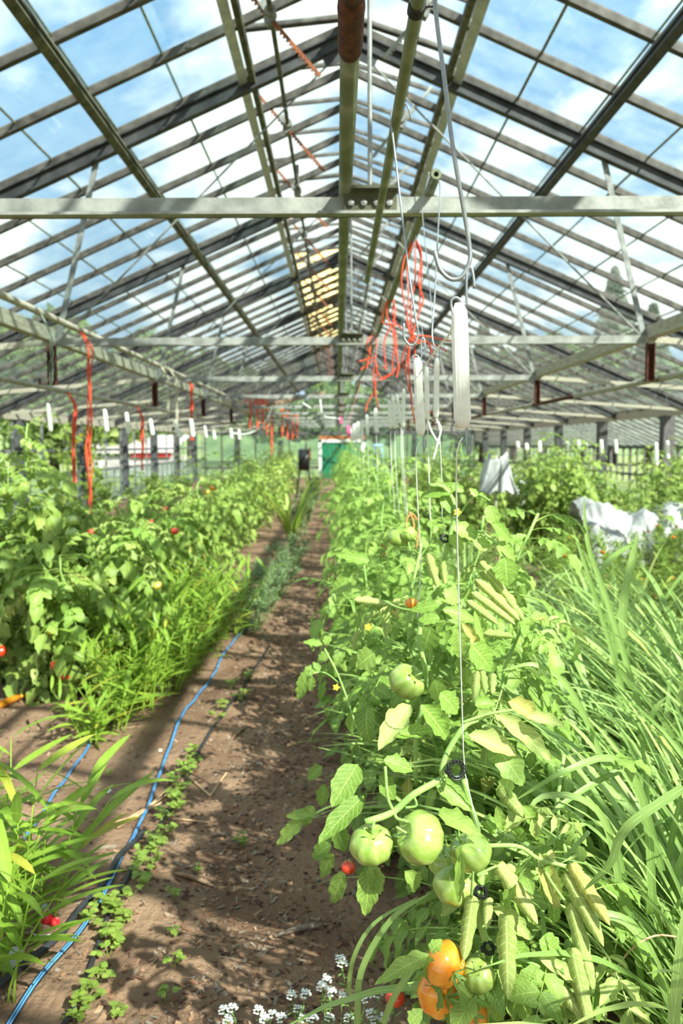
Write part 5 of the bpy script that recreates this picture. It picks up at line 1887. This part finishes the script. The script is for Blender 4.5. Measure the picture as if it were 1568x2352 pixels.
# ------------------------------------------------------------------ mulch, straw, stones
cm = mat('wood chips', (120, 88, 66), (188, 158, 132), rough=.95, scale=40, leaf=None)
cmats = [mat('wood chip %s' % n, a, b_, rough=.95, scale=30) for n, a, b_ in (('brown', (116, 80, 60), (150, 110, 84)), ('tan', (136, 104, 80), (164, 132, 106)), ('grey', (122, 104, 90), (152, 136, 120)), ('dark', (76, 54, 44), (104, 76, 60)))]
for mi, m_ in enumerate(cmats):
    b = MB()
    for i in range(2600):
        if random.random() < .72:
            y = 1.2 + 7.5 * random.random() ** 1.6
            x = -.28 + random.gauss(0, .26)
            if random.random() < .25:
                x = R(-1.2, .3)
        else:
            y = R(2.4, 6); x = R(-3.0, -1.2)
        L, W_, T_ = R(.006, .026) * (1.0 if mi != 2 else 1.2), R(.003, .014), R(.0012, .003)
        if random.random() < .03:
            L *= 2.2; W_ *= 1.4
        b.box((x, y, H(x, y) + .003), (L, W_, T_), Matrix.Rotation(R(0, 6.3), 3, 'Z') @ Matrix.Rotation(R(-.5, .5), 3, 'Y') @ Matrix.Rotation(R(-.5, .5), 3, 'X'))
    part('mulch', b, m_, label=['brown wood chip mulch scattered on the path', 'tan wood chips among the mulch on the path', 'greyish bark flakes among the path mulch', 'dark bark bits among the path mulch'][mi], cat='mulch', kind='stuff')
ST = mat('dry straw', (190, 150, 112), (214, 180, 140), rough=.8, scale=10)
for i, (pts, w) in enumerate([([(270, 1905), (320, 1865), (360, 1830), (400, 1800)], .004), ([(255, 1898), (310, 1868), (372, 1836)], .003), ([(440, 1785), (482, 1816)], .004), ([(482, 1816), (520, 1776)], .003), ([(395, 1875), (440, 1878), (480, 1880)], .003), ([(290, 1880), (345, 1842), (385, 1820), (420, 1790)], .003)]):
    P = [gnd(x, y) for x, y in pts]
    P = [(p.x, p.y, H(p.x, p.y) + .012) for p in P]
    part('straw', MB().tube(smooth_path(P, 8), w, 5), ST, label='dry straw %s' % ['bundle stalk lying under the blue-striped hose', 'thin stalk beside the bundle', 'left half of the bent straw on the path', 'right half of the bent straw on the path', 'lying flat beside the drip line', 'reaching to the drip line seedlings'][i], cat='straw', group='dry straws on the soil')
for i, (px, py, L, a) in enumerate([(445, 2005, .10, -.5), (690, 2128, .085, .35), (548, 1680, .10, 1.3)]):
    g = gnd(px, py)
    d = Vector((math.cos(a), math.sin(a), 0)) * L
    P = [(g.x - d.x, g.y - d.y, H(g.x, g.y) + .008), (g.x, g.y, H(g.x, g.y) + .016), (g.x + d.x, g.y + d.y, H(g.x, g.y) + .006)]
    part('stick', MB().tube(smooth_path(P, 8), [.003, .006, .008, .009, .008, .008, .006, .003], 6), cmats[i % 2 + 1], smooth=True, label=['curved twig on the left of the path', 'pale flat piece of wood on the dark path', 'short stick lying along the path'][i], cat='stick', group='sticks on the path')
for i, (px, py, r, c) in enumerate([(248, 1818, .016, (226, 226, 222)), (368, 1726, .012, (214, 196, 170)), (404, 1664, .007, (150, 190, 220)), (395, 2140, .008, (206, 196, 190))]):
    g = gnd(px, py)
    b = MB()
    b.lathe((g.x, g.y, H(g.x, g.y)), [(r * .6, -.002), (r, r * .35), (r * .8, r * .9), (r * .3, r * 1.2), (0, r * 1.22)], 7)
    part('stone', b, mat('stone %d' % i, c, rough=.8), label=['white stone beside the ginger leaves', 'pale pebble left of the blue-striped hose', 'small bluish pebble by the hose', 'small pale pebble beside the seedlings'][i], cat='stone', group='stones on the soil')

# ------------------------------------------------------------------ seedlings along the drip line
def seedling_mesh(seed, big):
    rg = random.Random(seed)
    b = MB()
    for q in range(rg.randint(5, 8)):
        a = rg.uniform(0, 2 * pi)
        h = rg.uniform(.03, .065)
        rr = rg.uniform(.01, .045)
        p1 = Vector((rr * math.cos(a), rr * math.sin(a), h))
        b.tube([(0, 0, 0), p1 * .5 + Vector((0, 0, h * .15)), p1], .0009, 4, False)
        for k in (-1, 0, 1):
            V, Q, U = leaflet(rg.uniform(.018, .028) * big, rg.uniform(.009, .013) * big, 4, 2, .4, .3, 2, .15, .7, 0, rg.randrange(99))
            d = Vector((math.cos(a + k * 1.9), math.sin(a + k * 1.9), rg.uniform(-.1, .4)))
            M3 = np.array(frame(d, (rg.uniform(-.4, .4), rg.uniform(-.4, .4), 1)))
            b.add(V @ M3.T + np.array(p1), Q, None, U, rg.random())
    return b.mesh('seedling', CLOVER, True)


SM = [seedling_mesh(i, 1.0) for i in range(8)]
sp_ = [(180, 2345), (205, 2310), (225, 2270), (250, 2200), (262, 2172), (245, 2150), (280, 2140), (268, 2110), (300, 2080), (240, 2100), (330, 2040), (318, 2010), (345, 1990), (330, 1975), (360, 1960), (350, 1930), (375, 1905), (372, 1880), (395, 1860),
       (400, 1838), (412, 1815), (405, 1795), (432, 1780), (425, 1760), (448, 1748), (440, 1735), (500, 1650), (515, 1632), (545, 1605), (560, 1595), (530, 1580), (575, 1560), (205, 2130), (380, 2300), (270, 2335), (400, 2230), (457, 1985), (398, 2060), (400, 2155),
       (555, 1930), (80, 1860), (60, 1830), (250, 1780), (600, 1420), (640, 1380), (660, 1400)]
drip = sorted(sp_[:33], key=lambda q: -q[1])
stray = sorted(sp_[33:], key=lambda q: -q[1])
for i, (x, y) in enumerate(drip + stray):
    g = gnd(x, y)
    s = R(.75, 1.15) if i < 33 else R(.45, .75)
    o = inst('seedling', SM[i % 8], None, Matrix.Translation((g.x, g.y, H(g.x, g.y) - .002)) @ Matrix.Rotation(R(0, 6), 4, 'Z') @ Matrix.Scale(s, 4))
    if i < 33:
        tag(o, 'clover-like seedling on the black drip line, %s up from the bottom edge' % ORD[i], 'seedling', 'seedlings along the drip line')
    else:
        tag(o, 'tiny stray seedling on bare soil, %s up from the bottom edge' % ORD[i - 33], 'seedling', 'stray seedlings')

# ------------------------------------------------------------------ alyssum
PET = mat('white petals', (240, 240, 234), rough=.7)
GRNS = mat('alyssum stem', (112, 150, 70), (146, 180, 96), rough=.6, scale=30, trans=.2)
hv_, rgs = MB(), random.Random(5)
for k in range(26):
    a = rgs.uniform(0, 2 * pi); r_ = .011 * math.sqrt(rgs.random()); z_ = .006 * rgs.random() + .008 * (1 - r_ / .011)
    c = Vector((r_ * math.cos(a), r_ * math.sin(a), z_))
    for q in range(4):
        aa = q * pi / 2 + a
        V, Q, U = leaflet(.0034, .0016, 2, 2, .2, .2, 1, 0, .5)
        M3 = np.array(frame((math.cos(aa), math.sin(aa), .2), (r_ * math.cos(a) * 60, r_ * math.sin(a) * 60, 1)))
        hv_.add(V @ M3.T + np.array(c), Q, None, U)
HEAD = hv_.mesh('flower_head', PET)
for i, heads in enumerate([[(513, 2322), (533, 2318), (522, 2345)], [(592, 2322), (605, 2340), (625, 2332), (645, 2340)], [(668, 2288), (700, 2285), (682, 2320), (695, 2342), (718, 2340)], [(738, 2268), (748, 2252), (760, 2280), (785, 2290), (755, 2340)],
                           [(800, 2340), (840, 2295), (850, 2330), (820, 2348), (780, 2205), (785, 2215)], [(880, 2340), (866, 2285), (1010 - 150, 2345), (905, 2300)]]):
    d = 1.78
    c0 = at(heads[0][0] + 20, 2352, d)
    base = Vector((c0.x, d + .02, H(c0.x, d)))
    t = thing('alyssum', base, 'white alyssum plant, %s from the left at the bottom edge' % ORD[i], 'flower', 'white alyssum plants')
    for x, y in heads:
        p = at(x, y, d + R(-.06, .06))
        b = MB()
        q0 = base + Vector((R(-.02, .02), R(-.02, .02), 0))
        P = smooth_path([q0, q0.lerp(p, .5) + Vector((R(-.012, .012), 0, .01)), p], 9)
        b.tube(P, .0010, 5)
        for k in range(10):
            V, Q, U = leaflet(R(.014, .024), .0022, 3, 2, .5, .4, 1, 0, .6)
            M3 = np.array(frame(leaf_dir(R(0, 6.3), R(0, .9)), (0, 0, 1)))
            b.add(V @ M3.T + P[random.randrange(2, 8)], Q, None, U, random.random())
        part('stem', b, GRNS, t, smooth=True)
        inst('flower_head', HEAD, t, mat4(p, (R(-.2, .2), 1, R(-.2, .2)), (R(-.3, .3), -.35, 1), 1.15, 1.15, 1.15))

# ------------------------------------------------------------------ litter and tools
g = gnd(105, 2128)
t = thing('bottle', (g.x, g.y, 0), 'small white plastic bottle with a red base lying by the ginger', 'bottle')
ax = (gnd(88, 2080) - gnd(112, 2142)); ax.z = .01; ax.normalize()
b0 = Vector((g.x, g.y, H(g.x, g.y) + .018)) - ax * .03
b = MB(); b.lathe(b0, [(0, 0), (.017, .001), (.0175, .02), (.0172, .03)], 16, axis=ax); part('base', b, mat('red plastic', (206, 40, 46), rough=.35), t, smooth=True, label='red base')
b = MB(); b.lathe(b0 + ax * .03, [(.0170, 0), (.0168, .012), (.0165, .022)], 16, axis=ax); part('body', b, WHITE, t, smooth=True)
b = MB(); b.lathe(b0 + ax * .052, [(.0166, 0), (.0166, .03), (.014, .04), (.009, .046), (.008, .056), (0, .057)], 16, axis=ax); part('label_sleeve', b, mat('printed sleeve', (120, 170, 186), (214, 206, 196), rough=.5, scale=30, c3=(170, 190, 200)), t, smooth=True, label='bluish printed sleeve')
g2 = gnd(124, 2136)
b = MB(); b.lathe((g2.x, g2.y, H(g2.x, g2.y) + .002), [(.010, 0), (.013, .002), (.0135, .018), (.011, .019), (.010, .004), (0, .003)], 14, axis=(.5, -.3, .8))
part('cap', b, mat('red plastic', (206, 40, 46)), t, smooth=True, label='open red cap')
g3 = gnd(105, 2150)
b = MB(); b.tube([(g3.x + .042 * math.cos(u), g3.y + .03 * math.sin(u), H(g3.x, g3.y) + .004) for u in np.linspace(pi * .95, 2 * pi * 1.0, 14)], .0022, 5)
part('plastic_rim', b, WHITE, smooth=True, label='white plastic rim half buried below the bottle', cat='litter')
g = gnd(18, 2225)
b = MB()
k = 5
V = [(g.x + (i / k - .5) * .09 + R(-.006, .006), g.y + (j / k - .5) * .10 + R(-.006, .006), H(g.x, g.y) + .004 + R(0, .02) + .02 * math.sin(i + j)) for j in range(k + 1) for i in range(k + 1)]
Q = [(j * (k + 1) + i, j * (k + 1) + i + 1, (j + 1) * (k + 1) + i + 1, (j + 1) * (k + 1) + i) for j in range(k) for i in range(k)]
b.add(V, Q)
part('paper_scrap', b, WHITE, label='crumpled white scrap at the lower left edge', cat='litter')
g0, g1 = gnd(-70, 1660), gnd(42, 1612)
t = thing('digging_tool', (g0.x, g0.y, 0), 'orange-handled digging tool lying on the soil at the left edge', 'tool')
d = (g1 - g0).normalized()
b = MB(); b.tube([g0 + Vector((0, 0, .025)), g0.lerp(g1, .4) + Vector((0, 0, .028)), g1 + Vector((0, 0, .028))], [.024, .026, .020], 12)
part('handle', b, mat('orange plastic grip', (232, 140, 30), (244, 160, 50), rough=.45, scale=8), t, smooth=True)
b = MB(); b.tube([g1 + Vector((0, 0, .028)), g1 + d * .04 + Vector((0, 0, .026)), g1 + d * .12 + Vector((0, 0, .018))], [.012, .010, .006], 8)
part('tang', b, mat('orange plastic grip', (232, 140, 30)), t, smooth=True)
b = MB(); b.bar(g1 + d * .11 + Vector((0, 0, .018)), g1 + d * .30 + Vector((0, 0, .012)), .03, .008)
part('blade', b, RUST, t)

# ------------------------------------------------------------------ cloths, ladder, drum
CLOTH = mat('white row cover cloth', (176, 176, 174), (214, 214, 212), rough=.85, scale=5, trans=.3, bump=.2, bscale=12)


def sheet(name, fn, nu, nv, label, th=.012):
    """crumpled cloth with thickness"""
    V = [fn(i / nu, j / nv) for j in range(nv + 1) for i in range(nu + 1)]
    top = np.array(V)
    bot = top - np.array([0, 0, th])
    n = len(V)
    Q = []
    for j in range(nv):
        for i in range(nu):
            a = j * (nu + 1) + i
            Q.append((a, a + 1, a + nu + 2, a + nu + 1)); Q.append((n + a, n + a + nu + 1, n + a + nu + 2, n + a + 1))
    for i in range(nu):
        a = i; Q.append((a, n + a, n + a + 1, a + 1))
        a = nv * (nu + 1) + i; Q.append((a, a + 1, n + a + 1, n + a))
    b = MB().add(np.vstack([top, bot]), Q)
    return part(name, b, CLOTH, smooth=True, label=label, cat='row cover', group='white row covers')


def tunnel(x0, x1, y, r, h, ph):
    def f(u, v):
        a = pi * v
        q = Vector((u * (x1 - x0) * 2.2, v * 2.4, ph))
        nn = .16 * mnoise.noise(q) + .09 * mnoise.noise(q * 2.7) + .06 * abs(mnoise.noise(q * 5.5))
        return (x0 + (x1 - x0) * u, y - math.cos(a) * (r + nn), max(.02, math.sin(a) ** .6 * (h + nn * 1.2)))
    return f


a, c = at(1335, 1110, 9.6), at(1600, 1110, 9.6)
sheet('row_cover', tunnel(a.x, c.x, 9.8, .45, .68, 0), 90, 24, 'crumpled white row cover at the right edge behind the marigolds')
a, c = at(1180, 1075, 14), at(1300, 1075, 14)
sheet('row_cover', tunnel(a.x, c.x, 14, .4, .85, 2), 30, 14, 'white row cover seen behind the bushy plants of the right bed')
p = at(1140, 1050, 9.7)


def drape(u, v):
    a = (u - .5) * 3.2
    w = .07 + .10 * v
    k = .06 * mnoise.noise(Vector((u * 6, v * 1.2, 3)))
    w += k
    return (p.x + w * math.sin(a) * 1.3 + .03 * math.sin(u * 17), 9.7 - w * math.cos(a) * .6 + .04 * math.sin(u * 23 + v * 3), p.z - .42 * v + .05 * math.sin(u * 9) * (1 - v) + .02 * math.sin(u * 31))


sheet('row_cover', drape, 30, 12, 'white cloth draped over a stake left of the tallest bushy plant')
b = MB().tube([(p.x, 9.72, -.02), (p.x, 9.72, p.z + .02)], .015, 8)
part('stake', b, WOODP, smooth=True, label='wooden stake under the draped white cloth', cat='stake')
# ladder
LB = mat('light blue fibreglass', (150, 186, 210), rough=.5)
p = at(868, 1022, 20)
t = thing('stepladder', (p.x, 20, 0), 'light blue stepladder near the far end, right of the door', 'ladder')
for s in (-1, 1):
    b = MB(); b.bar((p.x + s * .20, 19.8, 0), (p.x + s * .09, 20, p.z), .03, .06, up=(0, 1, 0)); part('rail', b, LB, t)
    b = MB(); b.bar((p.x + s * .20, 20.6, 0), (p.x + s * .09, 20.05, p.z), .025, .04, up=(0, 1, 0)); part('rear_leg', b, LB, t)
for q in range(5):
    f = .15 + q * .17
    b = MB(); b.box((p.x, 19.8 + .2 * f, p.z * f), (.40 - .22 * f, .10, .03)); part('step', b, STEEL, t)
b = MB(); b.box((p.x, 20.02, p.z), (.24, .16, .05)); part('top_cap', b, LB, t)
# black drum on a stand
p = at(698, 1056, 22)
t = thing('drum_fan', (p.x, 22, 0), 'black drum-shaped fan on a dark stand left of the green door', 'fan')
BK = mat('black plastic', (28, 28, 30))
b = MB(); b.lathe((p.x - .15, 22, p.z), [(0, 0), (.27, 0), (.30, .02), (.30, .28), (.27, .30), (0, .30)], 20, axis=(1, 0, 0)); part('drum', b, BK, t, smooth=True)
for s in (-1, 1):
    b = MB(); b.bar((p.x + s * .22, 22 + s * .1, 0), (p.x + s * .10, 22, p.z - .1), .04, .04); part('leg', b, BK, t)
b = MB(); b.tube([(p.x + .17 + .0 * u, 22 + .36 * math.cos(u), p.z + .36 * math.sin(u)) for u in np.linspace(0, pi, 14)], .014, 6); part('guard_bar', b, RUSTO, t, smooth=True)
